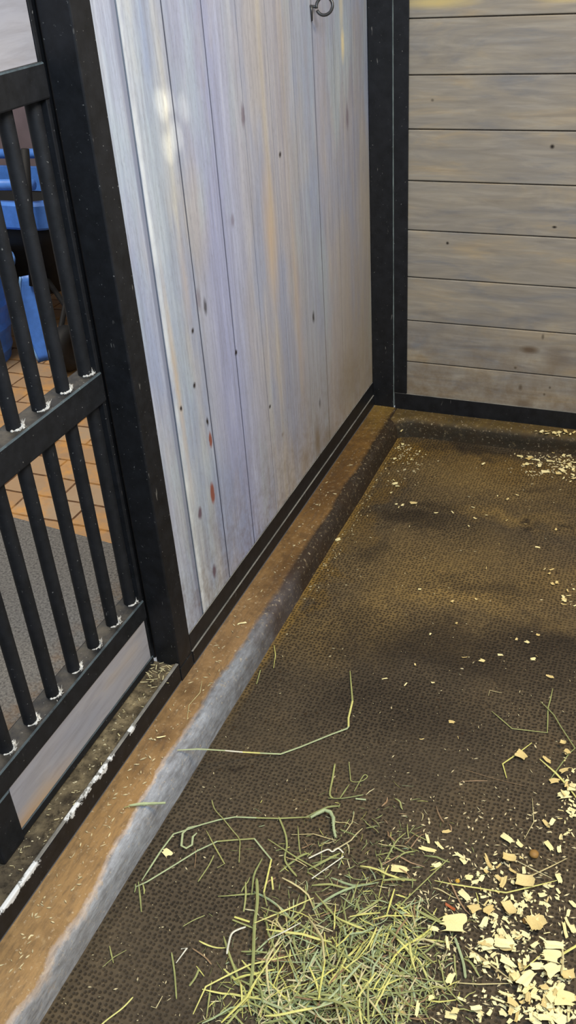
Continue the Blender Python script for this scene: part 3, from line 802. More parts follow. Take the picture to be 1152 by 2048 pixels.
NAMED = [
    (c1([(455, 305), (470, 350), (510, 395), (550, 445), (585, 490), (586, 540), (583, 600)]), .009, 1.8, 'green', 'thin kinked hay stem crossing both long stems left of the pile', True),
    (c1([(430, 450), (472, 530), (515, 605), (480, 625)]), .007, 2.4, 'green', 'short straight hay stem with a hooked foot below the long stems', False),
    (c1([(465, 565), (440, 615), (390, 690)]), .004, 2.4, 'green', 'lone slightly curved hay blade left of the pile, under the long bent stem', True),
    (c1([(375, 530), (380, 570), (374, 625)]), .003, 1.4, 'brown', 'thin brown hay shred hanging below the lower long stem', True),
    (c1([(770, 385), (800, 460), (808, 520), (800, 590), (855, 665)]), .006, 3.4, 'green', 'broad green hay blade dropping from the seed-head stem to the pile', True),
    (c1([(720, 490), (860, 580), (985, 650)]), .008, 3.0, 'green', 'straight stout green hay stem slanting down right at the top of the pile', False),
    (c1([(1075, 570), (925, 675)]), .011, 2.4, 'white', 'bleached straight hay stem at the top of the pile, slanting up right', False),
    (c1([(910, 580), (950, 560), (1000, 538), (1022, 548), (1050, 533), (1075, 555)]), .010, 3.0, 'white', 'whitish shrivelled hay leaf with a wavy outline above the pile', True),
    (c1([(830, 468), (935, 465), (990, 482), (1040, 495), (1005, 508), (968, 510)]), .005, 2.0, 'straw', 'thin straw stem below the fat seed head', False),
    (c5([(205, 195), (185, 320), (163, 440), (190, 480)]), .005, 3.6, 'green', 'upright green hay blade, leftmost of the loose U-shaped bits on the mat', True),
    (c5([(320, 180), (332, 300), (338, 335), (385, 345), (440, 330), (472, 300), (440, 292), (365, 420)]), .005, 2.0, 'green', 'curled thin hay stem forming a loop beside the upright blade', True),
    (c5([(322, 365), (285, 420), (245, 480), (150, 478)]), .004, 3.0, 'green', 'angled green hay leaf under the curled loop', False),
    (c5([(250, 482), (330, 470), (440, 450)]), .004, 2.6, 'green', 'short flat hay leaf right of the angled leaf', True),
    (c5([(375, 482), (460, 490)]), .003, 4.0, 'mint', 'stubby pale hay leaf scrap right of the angled leaf', False),
    (c4([(530, 452), (605, 515), (680, 580), (810, 595), (940, 610), (943, 520), (945, 430), (965, 355), (980, 285)]), .004, 2.6, 'green', 'U-shaped bent hay stem alone on the dark mat at right', False),
    (c4([(890, 380), (945, 432), (990, 480), (1040, 565), (1145, 725), (1100, 765), (1000, 900), (965, 950)]), .008, 2.4, 'green', 'long kinked hay stem crossing the U-shaped stem near the right edge', False),
    (c4([(825, 685), (720, 765), (610, 840), (640, 945)]), .004, 3.0, 'yellow', 'yellow-green hay stem bent like an L, partly under a square shaving', False),
    (c4([(505, 338), (515, 297), (605, 317)]), .003, 1.8, 'straw', 'tiny hooked straw bit above the U-shaped stem', False),
    (c4([(885, 805), (1000, 905), (1080, 990), (1170, 1110)]), .008, 4.2, 'yellow', 'thick yellow hay stalk slanting out of the right edge', False),
    (c4([(830, 1095), (840, 1270), (770, 1395)]), .004, 1.7, 'straw', 'thin kinked straw standing over the shavings at right', False),
    (c4([(300, 970), (400, 966), (497, 966)]), .003, 2.2, 'brown', 'reddish brown straight straw alone on the mat right of centre', False),
    (c4([(335, 885), (550, 950), (780, 1005)]), .0025, 0.8, 'brown', 'hair-thin brown fibre on the mat right of centre', True),
    (c3([(320, 355), (430, 378), (580, 400), (740, 427), (880, 395), (1040, 355)]), .012, 2.6, 'yellow', 'long yellow hay stem sagging across the sparse shavings', False),
    (c3([(805, 240), (900, 290), (1010, 342)]), .014, 2.2, 'straw', 'straw stem slanting down right over the upper shavings', False),
    (c3([(1100, 225), (1000, 275), (900, 322), (750, 350)]), .012, 2.4, 'straw', 'straw stem slanting up right over the upper shavings', False),
    (c3([(200, 520), (290, 570), (375, 610)]), .010, 6.0, 'green', 'stout hollow hay stalk ending at the largest pale shaving', False),
    (c3([(75, 560), (160, 635), (240, 700), (330, 708), (430, 722)]), .009, 2.6, 'yellow', 'bent yellow stem between the hay pile and the shavings', False),
    (c3([(440, 690), (465, 760), (490, 840), (503, 930)]), .007, 4.4, 'mint', 'grey-green curved stalk hanging below the largest pale shaving', True),
    (c3([(500, 740), (640, 840), (770, 940)]), .012, 3.2, 'straw', 'straight straw stalk slanting down right below the largest shaving', False),
    (c3([(430, 955), (580, 965), (770, 960)]), .005, 2.4, 'straw', 'level straw stem beside an upright square shaving', False),
    (c3([(845, 880), (890, 840), (940, 798)]), .018, 2.2, 'yellow', 'short yellow straw over the dense shavings', False),
    (c3([(1170, 730), (1060, 795)]), .016, 4.0, 'yellow', 'thick pale stalk entering from the right edge over the shavings', False),
    (c3([(1072, 750), (1077, 830), (1065, 905)]), .018, 2.8, 'straw', 'upright straw bit over the dense shavings', True),
    (c3([(345, 820), (365, 890), (390, 980), (490, 1090)]), .008, 2.2, 'green', 'dark green stem trailing down from the pile towards the shavings', True),
    (c3([(400, 230), (300, 325), (180, 440), (90, 530)]), .010, 2.2, 'green', 'long pale stem slanting up right out of the pile', True),
    (c3([(0, 272), (55, 240), (108, 210), (180, 250), (262, 275)]), .006, 2.6, 'brown', 'brownish stem bent like a roof above the pile', False),
    (c2([(700, 250), (545, 318), (390, 382)]), .022, 3.4, 'yellow', 'bright yellow straight stem at the top left of the pile', False),
    (c2([(402, 150), (405, 270), (390, 400), (382, 600), (368, 720)]), .016, 5.4, 'green', 'tall broad green blade standing down the left of the pile', True),
    (c2([(285, 350), (365, 376)]), .010, 3.6, 'yellow', 'short yellow stem poking out left of the broad blade', False),
    (c2([(275, 365), (400, 415)]), .007, 3.0, 'green', 'short green stem poking out left under the yellow one', False),
    (c2([(452, 415), (560, 430), (640, 440), (720, 465), (795, 482)]), .030, 4.4, 'yellow', 'thick yellow stem lying across the crest of the pile', False),
    (c2([(458, 470), (550, 425), (632, 380)]), .033, 2.6, 'white', 'pale stem crossing over the thick yellow stem on the pile', False),
    (c2([(425, 300), (560, 345), (740, 460), (920, 590), (1000, 645)]), .026, 3.0, 'green', 'very long green stem running diagonally across the whole pile', False),
    (c2([(708, 225), (780, 310), (850, 392)]), .016, 3.2, 'green', 'straight green stem slanting down right at the upper edge of the pile', False),
    (c2([(68, 860), (135, 715), (250, 655), (365, 600), (500, 570), (640, 540)]), .014, 3.0, 'yellow', 'long yellow stem with a sharp bend at the lower left of the pile', False),
    (c2([(165, 685), (152, 780), (138, 880)]), .006, 3.0, 'green', 'upright green stem at the far lower left of the pile', False),
    (c2([(215, 905), (290, 830), (350, 770), (400, 680), (450, 600)]), .020, 4.2, 'yellow', 'stout yellow stem rising from the bottom edge left of the pile', False),
    (c2([(760, 575), (742, 680), (725, 780)]), .040, 3.4, 'yellow', 'upright yellow stem in the middle of the pile', False),
    (c2([(1028, 640), (975, 712), (920, 782)]), .036, 4.0, 'yellow', 'thick yellow stub right of the middle of the pile', False),
    (c2([(1102, 635), (1050, 735), (1000, 832)]), .024, 2.4, 'yellow', 'thin yellow stem at the right edge of the pile', False),
    (c2([(245, 545), (255, 490), (270, 440), (300, 418), (345, 402)]), .012, 3.4, 'white', 'pale curled leaf with a frayed base left of the pile', True),
    (c2([(530, 470), (580, 580), (632, 692)]), .036, 2.2, 'green', 'straight stem slanting down right on the left half of the pile', False),
    (c2([(540, 480), (455, 600), (370, 722)]), .034, 2.4, 'yellow', 'straight stem slanting down left on the left half of the pile', False),
    (c2([(430, 45), (395, 110), (385, 140), (375, 235)]), .010, 3.6, 'green', 'folded green blade at the upper left of the pile', False),
    (c2([(480, 140), (487, 208)]), .006, 3.2, 'yellow', 'stubby bright yellow bit above the pile', False),
    (c2([(15, 400), (70, 368), (130, 342)]), .003, 1.8, 'green', 'thin curved green stem alone on the mat left of the pile', True),
    (c2([(100, 620), (80, 668), (48, 712)]), .003, 3.4, 'green', 'short green leaf scrap alone at the lower left of the pile', True),
    (c2([(65, 515), (130, 560), (165, 600)]), .003, 2.4, 'brown', 'rusty brown stem bit left of the pile', True),
    ([(343, 1905), (349, 1945), (353, 1998)], .004, 2.8, 'green', 'lone upright green stem on the mat right of the kerb', True),
    ([(362, 1898), (374, 1896), (352, 1926)], .004, 3.0, 'white', 'white straw bit lying on the mat right of the kerb', False),
    ([(219, 1892), (223, 1910), (227, 1926)], .004, 2.6, 'green', 'green stem of the small cross of two bits near the kerb foot', False),
    ([(205, 1934), (228, 1914), (253, 1900)], .007, 1.6, 'green', 'thin stem laid over the small cross near the kerb foot', False),
    ([(202, 2050), (216, 2038), (245, 2016), (266, 1994)], .004, 2.6, 'yellow', 'yellow-green stem near the bottom edge right of the kerb', True),
    ([(325, 1992), (312, 2016), (302, 2013)], .004, 2.0, 'straw', 'small tick-shaped straw near the bottom edge', False),
    ([(548, 1290), (551, 1310), (547, 1336)], .004, 2.2, 'yellow', 'small upright yellow-green stem at the kerb foot above the longest stem', False),
    ([(404, 1362), (400, 1385), (378, 1410), (374, 1440)], .0725, 1.6, 'straw', 'thin crooked straw lying on the brown kerb below the door post', False),
    ([(521, 1340), (513, 1368)], .004, 2.4, 'green', 'tiny green blade against the kerb foot', False),
]
zused = {}
for pts, zz, w, col, label, sm in NAMED:
    stem('hay_stem', pts, zz, w, col, label, sm=sm)

# ------------------------------------------------------------------ hay: loose stems that look alike, each one an object, in groups by place and colour
protos = {}
for col in M_HAY:
    for s in range(6):
        bm = nb(); Ln = 1.0; n = 6
        kink = rr.uniform(-0.5, 0.5) if s % 2 else 0.0; bow = rr.uniform(-0.16, 0.16)
        pts = []
        for i in range(n + 1):
            t = i / n - 0.5
            pts.append(Vector((t, bow * (0.25 - t * t) * 2 + (kink * max(0, t) if s % 2 else 0), 0.05 * math.sin(t * 5 + s))))
        me_o = ribbon(bm, pts, 1.0, 1.0)
        protos[(col, s)] = pts
        bm.free()


def loose_mesh(col, s, L, w, t, tw):
    bm = nb(); pts = [p * L for p in protos[(col, s)]]
    ribbon(bm, pts, w, t, twist=tw)
    me = bpy.data.meshes.new('hay_stem'); bmesh.ops.recalc_face_normals(bm, faces=bm.faces[:]); bm.to_mesh(me); bm.free(); me.materials.append(M_HAY[col])
    return me


lib = {}
for col in M_HAY:
    lib[col] = [loose_mesh(col, s, L, w / 1000, w * 0.4 / 1000, rr.uniform(-1, 1)) for s in range(6) for L, w in ((0.032, 2.2), (0.05, 2.8), (0.07, 3.2), (0.10, 3.8))]
ZONES = [
    ('thick pile', 130, [((690, 1985), 135, 50), ((610, 1905), 105, 70), ((750, 1840), 90, 50), ((530, 2015), 90, 30)], ['green', 'green', 'yellow', 'green', 'mint', 'straw'], 0.034,
     {'green': 'dry green hay stem in the thick hay pile at bottom centre', 'yellow': 'yellowish hay stem in the thick hay pile at bottom centre', 'mint': 'pale mint hay blade in the thick hay pile at bottom centre',
      'straw': 'straw-coloured stem in the thick hay pile at bottom centre'}),
    ('fringe above the pile', 50, [((740, 1655), 85, 60), ((690, 1740), 70, 35), ((820, 1700), 60, 60)], ['green', 'green', 'straw', 'brown'], 0.006,
     {'green': 'short green hay bit scattered on the mat above the pile', 'straw': 'short straw bit scattered on the mat above the pile', 'brown': 'short brown hay bit scattered on the mat above the pile'}),
    ('between pile and shavings', 26, [((880, 1880), 60, 70), ((860, 1990), 50, 40)], ['green', 'straw'], 0.008,
     {'green': 'green hay stem between the pile and the shavings', 'straw': 'straw stem between the pile and the shavings'}),
]


def pile_h(u, v):
    h = 0.0
    for cx, cy, sx, sy, a in ((690, 1990, 150, 70, .042), (640, 1890, 110, 70, .024), (770, 1840, 95, 60, .016)):
        h += a * math.exp(-((u - cx) / sx) ** 2 - ((v - cy) / sy) ** 2)
    return h


rh = random.Random(21)
for zone, n, cents, cols, hmax, labs in ZONES:
    for k in range(n):
        for _ in range(60):
            (cx, cy), sx, sy = rh.choice(cents)
            u, v = rh.gauss(cx, sx), rh.gauss(cy, sy)
            if 420 < u < 960 and 1570 < v < 2044: break
        col = rh.choice(cols)
        top = pile_h(u, v) if zone == 'thick pile' else 0.0
        zz = 0.004 + (top * rh.uniform(0.55, 1.0) if top else rh.uniform(0.0, hmax * 0.6))
        me = rh.choice(lib[col] if zone == 'thick pile' else [q for q in lib[col]][:12])
        o = bpy.data.objects.new('hay_stem', me); C.objects.link(o)
        o.location = onz(u, v, zz)
        o.rotation_euler = (rh.uniform(-.5, .5), rh.uniform(-.22, .22) if zone == 'thick pile' else rh.uniform(-.03, .03), rh.uniform(0, 2 * PI))
        if zone != 'thick pile': o.scale = (rh.uniform(.35, .9), rh.uniform(.6, 1.0), 1)
        tagit(o, labs[col], 'hay stem', '%s hay stems in the %s' % (col, zone) if zone != 'between pile and shavings' else '%s stems between the pile and the shavings' % col)

# the rest of the pile: short broken hay nobody could count
for name, cnt, seed in (('hay', 1500, 3),):
    r3 = random.Random(seed); bm = nb(); cl = list(M_HAY)
    wts = ['green'] * 6 + ['mint'] * 2 + ['yellow'] * 2 + ['straw'] * 2 + ['brown']
    for k in range(cnt):
        (cx, cy), sx, sy = r3.choice([((690, 2000), 125, 50), ((690, 2000), 125, 50), ((630, 1900), 85, 60), ((770, 1850), 80, 55), ((810, 1940), 70, 75), ((730, 1700), 95, 70), ((530, 2020), 90, 30)])
        u, v = r3.gauss(cx, sx), r3.gauss(cy, sy)
        if u < 400 or u > 1000 or v < 1560: continue
        top = pile_h(u, v)
        c = onz(u, v, 0.002 + top * r3.uniform(0.0, 0.9))
        L = r3.uniform(0.012, 0.06) * (1 if top > 0.008 else 0.4); a = r3.uniform(0, 2 * PI); dz = r3.uniform(-.12, .12) * L if top > 0.006 else 0
        d = Vector((math.cos(a) * L / 2, math.sin(a) * L / 2, dz)); s = Vector((-d.y, d.x, 0)) * r3.uniform(-.15, .15)
        p0, p1, p2 = c - d, c + s, c + d
        for p in (p0, p1, p2): p.z = max(p.z, 0.0015)
        before = len(bm.faces)
        ribbon(bm, [p0, p1, p2], r3.choice((0.0010, 0.0014, 0.002, 0.0028, 0.0036)) * (1 if top > 0.008 else 0.6), 0.0008)
        idx = cl.index(r3.choice(wts))
        bm.faces.ensure_lookup_table()
        for f in bm.faces[before:]: f.material_index = idx
    o = obj('broken_hay', bm, [M_HAY[k] for k in cl])
    tagit(o, 'mass of fine broken green hay at bottom centre of the mat', 'hay', kind='stuff')


# ------------------------------------------------------------------ wood shavings
def flake(r, asp, curl, ragged, split=0.0):
    """A thin curled flake about one unit long, torn across the grain at its ends, given a real thickness."""
    nx, ny = 9, 11; bm = nb(); g = {}
    th = 0.03
    def torn():
        a, out = r.uniform(-ragged, ragged), []
        for _ in range(ny):
            if r.random() < 0.45: a = r.uniform(-ragged, ragged)
            out.append(a + r.uniform(-.02, .02))
        return out
    ends = [torn(), torn()]
    w0, w1, skew = r.uniform(.75, 1.05), r.uniform(.55, 1.05), r.uniform(-.25, .25)
    bow = r.uniform(-.15, .15) * asp
    ph = r.uniform(0, 6)
    for side in (0, 1):
        for i in range(nx):
            for j in range(ny):
                t = j / (ny - 1) - .5
                s0 = i / (nx - 1)
                a, b = -.5 + ends[0][j], .5 + ends[1][j]
                x = a + (b - a) * s0 + skew * t * asp
                y = t * asp * (w0 + (w1 - w0) * s0) + bow * (1 - 4 * (s0 - .5) ** 2) + 0.015 * math.sin(7 * s0 + ph)
                z = curl * (x * x * 1.2) + curl * 0.9 * t * t * asp * math.cos(ph) + 0.02 * math.sin(9 * t + 3 * s0 + ph)
                g[side, i, j] = bm.verts.new((x, y, z + (th if side else 0)))
    for i in range(nx - 1):
        for j in range(ny - 1):
            bm.faces.new((g[1, i, j], g[1, i + 1, j], g[1, i + 1, j + 1], g[1, i, j + 1]))
            bm.faces.new((g[0, i, j], g[0, i, j + 1], g[0, i + 1, j + 1], g[0, i + 1, j]))
    for i in range(nx - 1):
        for j in (0, ny - 1): bm.faces.new((g[0, i, j], g[0, i + 1, j], g[1, i + 1, j], g[1, i, j]))
    for j in range(ny - 1):
        for i in (0, nx - 1): bm.faces.new((g[0, i, j], g[0, i, j + 1], g[1, i, j + 1], g[1, i, j]))
    bmesh.ops.recalc_face_normals(bm, faces=bm.faces[:])
    return bm


rs = random.Random(8)
FL = {}
for kind, mats in M_SHAV.items():
    for shp in range(9):
        asp = (0.85, 0.72, 0.5, 0.32, 0.22, 0.95, 0.6, 0.15, 0.4)[shp]
        bm = flake(rs, asp, rs.uniform(-0.35, 0.6), rs.uniform(0.06, 0.15))
        me = bpy.data.meshes.new('wood_shaving'); bm.to_mesh(me); bm.free(); me.materials.append(mats)
        FL[kind, shp] = me


def shaving(u, v, zz, mm, kind, shp, rot, label, group=None, tilt=0.0):
    o = bpy.data.objects.new('wood_shaving', FL[kind, shp]); C.objects.link(o)
    o.location = onz(u, v, zz); s = mm / 1000 * 0.93
    o.scale = (s, s, s * (0.8 if mm > 12 else 1.0)); o.rotation_euler = (tilt * rs.uniform(-1, 1), tilt * rs.uniform(-1, 1), rot)
    return tagit(o, label, 'wood shaving', group)


BIG = [
    (908, 1847, .016, 42, 'cream', 0, .3, 'largest torn pale shaving, its left side against the hay stalk'),
    (1054, 1956, .020, 31, 'cream', 1, 1.1, 'big kite-shaped cream shaving lowest in the dense heap'),
    (1102, 1912, .022, 30, 'cream', 0, .1, 'square cream shaving at the right of the dense heap, below the oval one'),
    (1103, 1940, .018, 27, 'cream', 5, .9, 'diamond-turned cream shaving right under the square one'),
    (1075, 1932, .016, 24, 'cream', 6, .4, 'cream shaving tucked left of the diamond-turned one'),
    (1128, 1998, .018, 33, 'cream', 5, .2, 'broad cream shaving near the bottom right corner'),
    (1109, 1890, .018, 33, 'cream', 2, .25, 'oval cream shaving with a dark gap beneath at right'),
    (1018, 1716, .012, 24, 'tan', 1, .2, 'tan four-cornered shaving at the top of the sparse shavings, by the straw'),
    (1014, 1676, .006, 26, 'cream', 2, -.5, 'pale rectangular shaving with a dark nick, highest of the sparse ones'),
    (799, 1738, .005, 32, 'cream', 2, .1, 'pale ragged shaving beside the roof-shaped stem'),
    (854, 1699, .004, 31, 'cream', 3, .05, 'long pale ragged shaving lying level, left of the sparse ones'),
    (855, 1677, .004, 22, 'cream', 3, -1.1, 'narrow upright pale shaving just above the long level one'),
    (878, 1691, .004, 21, 'cream', 3, -.6, 'slanting pale strip to the right of the long level shaving'),
    (929, 1790, .006, 26, 'cream', 2, -.6, 'pale shaving slanting down right, above the largest one'),
    (1018, 1817, .010, 27, 'tan', 1, -.8, 'tan leaf-shaped shaving in the middle of the sparse ones'),
    (973, 1890, .012, 29, 'cream', 0, .6, 'wide cream shaving just right of the largest one'),
    (1010, 1887, .012, 36, 'cream', 2, .1, 'long cream shaving between the wide one and the oval one'),
    (1050, 1763, .014, 32, 'tan', 1, .15, 'tan curled shaving under the crossing straws'),
    (1006, 1763, .012, 24, 'tan', 2, 1.5, 'upright amber shaving left of the curled tan one'),
    (1118, 1756, .008, 20, 'cream', 2, -1.1, 'upright cream shaving by the right end of the sagging stem'),
    (977, 1727, .006, 34, 'tan', 4, -1.0, 'long narrow tan shaving slanting down right'),
    (919, 1711, .004, 22, 'cream', 3, -.5, 'small pale strip left of the long narrow tan shaving'),
    (950, 1817, .008, 21, 'tan', 0, .7, 'small square tan shaving above the wide one'),
    (979, 1820, .008, 20, 'tan', 5, 1.0, 'squarish tan shaving right of the small square one'),
    (970, 1843, .008, 19, 'cream', 1, 1.4, 'cream shaving with a straight side right of the largest one'),
    (1073, 1847, .010, 32, 'tan', 1, .8, 'branching tan shaving at right above the oval one'),
    (1069, 1848, .013, 30, 'tan', 6, -.6, 'brownish tan shaving crossed over the branching one'),
    (1069, 1850, .010, 31, 'cream', 7, 1.3, 'thin cream splinter beside the branching shaving'),
    (1138, 1850, .008, 34, 'cream', 7, -1.0, 'long cream splinter at the right edge'),
    (1130, 1858, .008, 28, 'cream', 4, -1.2, 'shorter cream splinter left of the long edge splinter'),
    (900, 1957, .006, 21, 'cream', 6, 1.4, 'upright square shaving at the left end of the level straw'),
    (867, 1857, .006, 19, 'cream', 2, .1, 'pale shaving alone to the left of the largest one'),
    (333, 1705, .004, 20, 'cream', 0, -.4, 'single pale square shaving between the long hay stems and the kerb'),
    (1043, 1511, .010, 24, 'tan', 0, -.5, 'square yellow shaving lying over the L-shaped stem'),
    (1095, 1520, .006, 20, 'tan', 2, -.5, 'brownish shaving at the tip of the thick yellow stalk'),
    (1128, 1590, .008, 24, 'cream', 0, .5, 'cream square shaving at the right edge below the thick stalk'),
    (1109, 1562, .006, 18, 'tan', 5, .3, 'round tan shaving beside the thick stalk'),
    (1094, 1648, .005, 20, 'tan', 2, -.7, 'amber shaving above the tan pellet'),
    (1098, 1691, .005, 22, 'cream', 2, -.8, 'cream shaving right of the tan pellet'),
    (1091, 943, .003, 26, 'cream', 6, .1, 'pale square shaving in front of the back kerb at right'),
    (1101, 922, .003, 24, 'cream', 2, .1, 'pale half-round shaving nearest the back kerb at right'),
    (1071, 919, .003, 26, 'cream', 4, -.1, 'pale curved shaving left of the half-round one by the back kerb'),
    (827, 1006, .004, 20, 'tan', 5, .4, 'tan square flake on the mat near the inner corner'),
    (804, 860, .03, 26, 'cream', 4, 1.5, 'L-shaped pale flake leaning in the inner kerb corner'),
    (790, 967, .003, 18, 'cream', 0, .5, 'pale square flake on the mat close to the left kerb'),
    (676, 1079, .004, 16, 'cream', 0, .8, 'cream flake at the foot of the left kerb, near its middle'),
    (483, 1246, .074, 22, 'cream', 4, .5, 'pale splinter on the brown kerb beside the door post'),
    (322, 1474, .0745, 20, 'cream', 7, .5, 'pale straight splinter on the brown kerb by the steel sill'),
    (1101, 1353, .003, 18, 'tan', 2, -.2, 'amber husk alone on the mat at right, above the U-shaped stem'),
    (1066, 1318, .003, 12, 'cream', 0, .3, 'small cream flake above the amber husk'),
    (769, 1357, .003, 14, 'cream', 4, .7, 'thin pale strip alone on the dark mat'),
    (811, 1369, .003, 11, 'cream', 3, 1.2, 'small upright pale flake on the dark mat right of the thin strip'),
]
for a in BIG: shaving(*a, tilt=0.12)

SZ = [  # name of place, count, centres, z range, size range mm, label stem, colours
    ('dense heap of shavings at bottom right', 76, [((1010, 2010), 100, 26), ((1080, 1975), 50, 35), ((1000, 1900), 45, 30), ((1105, 2020), 50, 24)], (.004, .018), (9, 26), 'lying in the dense heap of shavings at bottom right', 'dense'),
    ('sparse shavings above the heap', 45, [((1000, 1770), 70, 50), ((950, 1720), 70, 40), ((1060, 1820), 60, 40)], (.003, .006), (6, 18), 'among the sparse shavings above the heap', 'sparse'),
    ('clump at the right edge', 20, [((1146, 1570), 12, 40), ((1140, 1650), 14, 22)], (.003, .014), (7, 18), 'in the clump at the right edge below the thick stalk', 'edge'),
    ('shavings by the back kerb', 26, [((1142, 935), 16, 14), ((1125, 915), 40, 9), ((1080, 925), 40, 12)], (.003, .010), (8, 22), 'on the mat in front of the back kerb', 'back'),
    ('shavings on the back kerb top', 16, [((1115, 864), 25, 3)], (.071, .076), (8, 20), 'on top of the back kerb at right', 'backtop'),
    ('flakes on the middle right of the mat', 14, [((1135, 1200), 10, 18), ((1120, 1160), 20, 20)], (.002, .006), (7, 16), 'at the right edge halfway up the mat', 'mid'),
    ('flakes scattered over the middle of the mat', 34, [((900, 1150), 150, 130), ((1020, 1020), 80, 80), ((860, 1400), 120, 90)], (.002, .003), (7, 14), 'lying apart on the middle of the mat', 'middle'),
    ('flakes near the inner corner', 16, [((810, 895), 22, 18), ((795, 960), 14, 25)], (.002, .004), (6, 13), 'on the mat near the inner kerb corner', 'corner'),
]
for name, n, cents, (z0, z1), (s0, s1), lab, key in SZ:
    for k in range(n):
        for _ in range(80):
            (cx, cy), sx, sy = rs.choice(cents)
            u, v = rs.gauss(cx, sx), rs.gauss(cy, sy)
            if not (780 < u < 1150 and v < 2044): continue
            if key == 'back' and not (v > 907 + (u - 1152) * .09): continue
            if key == 'backtop' and not (1060 < u < 1152 and 848 + (u - 1060) * .1 < v < 866 + (u - 1060) * .09): continue
            if key == 'dense' and v < 1850: continue
            if key == 'middle' and not (930 < v < 1520 and u > 725 - (v - 985) * .602 + 40): continue
            if key == 'corner' and (v < 884 or u < 790 - (v - 884) * .45 + 8): continue
            break
        else: continue
        kind = rs.choice(['cream', 'cream', 'tan'])
        shaving(u, v, rs.uniform(z0, z1), rs.uniform(s0, s1), kind, rs.randrange(9), rs.uniform(0, 2 * PI), '%s wood shaving %s' % ('cream' if kind == 'cream' else 'tan', lab),
                '%s %s' % (kind, name), tilt=0.3 if z1 > .01 else 0.08)

# crumbs and fine chaff: too small and many to count
r4 = random.Random(44); bm = nb()
def crumb(u, v, zz, L, w):
    c = onz(u, v, zz); a = r4.uniform(0, 2 * PI); d = Vector((math.cos(a), math.sin(a), 0)); s = Vector((-d.y, d.x, 0))
    p = [c + d * L / 2 + s * w * r4.uniform(-.3, .3), c + s * w / 2, c - d * L / 2, c - s * w / 2]
    lo = [bm.verts.new(q) for q in p]; hi = [bm.verts.new(q + Vector((0, 0, min(0.0012, w * .6) + r4.uniform(0, .0008)))) for q in p]
    bm.faces.new(hi); bm.faces.new(lo[::-1])
    for i in range(4): bm.faces.new((lo[i], lo[(i + 1) % 4], hi[(i + 1) % 4], hi[i]))
def edge_x(v): return 725 - (v - 985) * 0.602       # foot of the left kerb in the picture
for k in range(750):
    u, v = r4.uniform(120, 1150), r4.uniform(880, 2046)
    if u < edge_x(v) + 8 or (v < 915 and v < 880 + (u - 800) * .08): continue
    s = r4.random() ** 3
    crumb(u, v, 0.0008, 0.002 + 0.007 * s, 0.001 + 0.0022 * s * r4.random())
for k in range(700):
    u, v = r4.gauss(1000, 110), r4.gauss(1850, 140)
    if u > 1150 or v > 2046 or u < edge_x(v) + 8: continue
    crumb(u, v, 0.001, r4.uniform(.003, .012), r4.uniform(.001, .0045))
for k in range(260):
    u, v = (r4.gauss(1120, 45), r4.gauss(930, 18)) if r4.random() < .6 else (r4.gauss(812, 25), r4.gauss(905, 25))
    if u > 1150 or v < 886 + (u - 800) * .075 or u < edge_x(v) + 10: continue
    crumb(u, v, 0.001, r4.uniform(.004, .010), r4.uniform(.002, .005))
for k in range(60):      # along the foot of the kerb
    v = r4.uniform(930, 1200); crumb(edge_x(v) + 8 + abs(r4.gauss(0, 16)), v, 0.001, r4.uniform(.002, .009), r4.uniform(.0012, .003))
o = obj('chaff', bm, M_CHAFF); tagit(o, 'tiny pale crumbs of chaff strewn over the whole brown mat', 'chaff', kind='stuff')
bm = nb()
for k in range(190):
    t = r4.random(); v = 1960 - t * 1090; lo_x = 310 - (v - 1450) * 0.70; u = lo_x + r4.uniform(8, 75)
    p = onz(u, v, .0715)
    if not (-0.874 < p.x < -0.815 and p.y < 2.66): continue
    crumb(u, v, .0712, r4.uniform(.003, .012), r4.uniform(.001, .003))
for u, v in ((628, 965), (668, 988), (640, 980), (655, 965), (615, 998), (590, 1018), (640, 1010), (310, 1480), (300, 1515), (288, 1518), (283, 1545), (310, 1520), (262, 1540), (250, 1575), (160, 1690), (70, 1830), (60, 1875), (85, 1810)):
    crumb(u + r4.uniform(-3, 3), v, .0712, r4.uniform(.008, .016), r4.uniform(.002, .004))
o = obj('chaff', bm, M_CHAFF); tagit(o, 'tiny pale crumbs of chaff on top of the brown concrete kerb', 'chaff', kind='stuff')
bm = nb()
for k in range(70):
    y_ = r4.uniform(0.65, 1.30); p = Vector((r4.uniform(-.935, -.895), y_, .1135))
    if r4.random() < .5: p = Vector((r4.uniform(-.935, -.893), r4.uniform(1.24, 1.315), .118))
    d = CAM - p
    a = r4.uniform(0, 2 * PI); L = r4.uniform(.003, .010) * (1.7 if p.y > 1.24 else 1)
    ribbon(bm, [p, p + Vector((math.cos(a) * L, math.sin(a) * L * .8, r4.uniform(0, .003)))], r4.uniform(.001, .0022), .0008)
o = obj('chaff', bm, M_HAY['straw']); tagit(o, 'straw crumbs on the grimy threshold at the foot of the door post', 'chaff', kind='stuff')

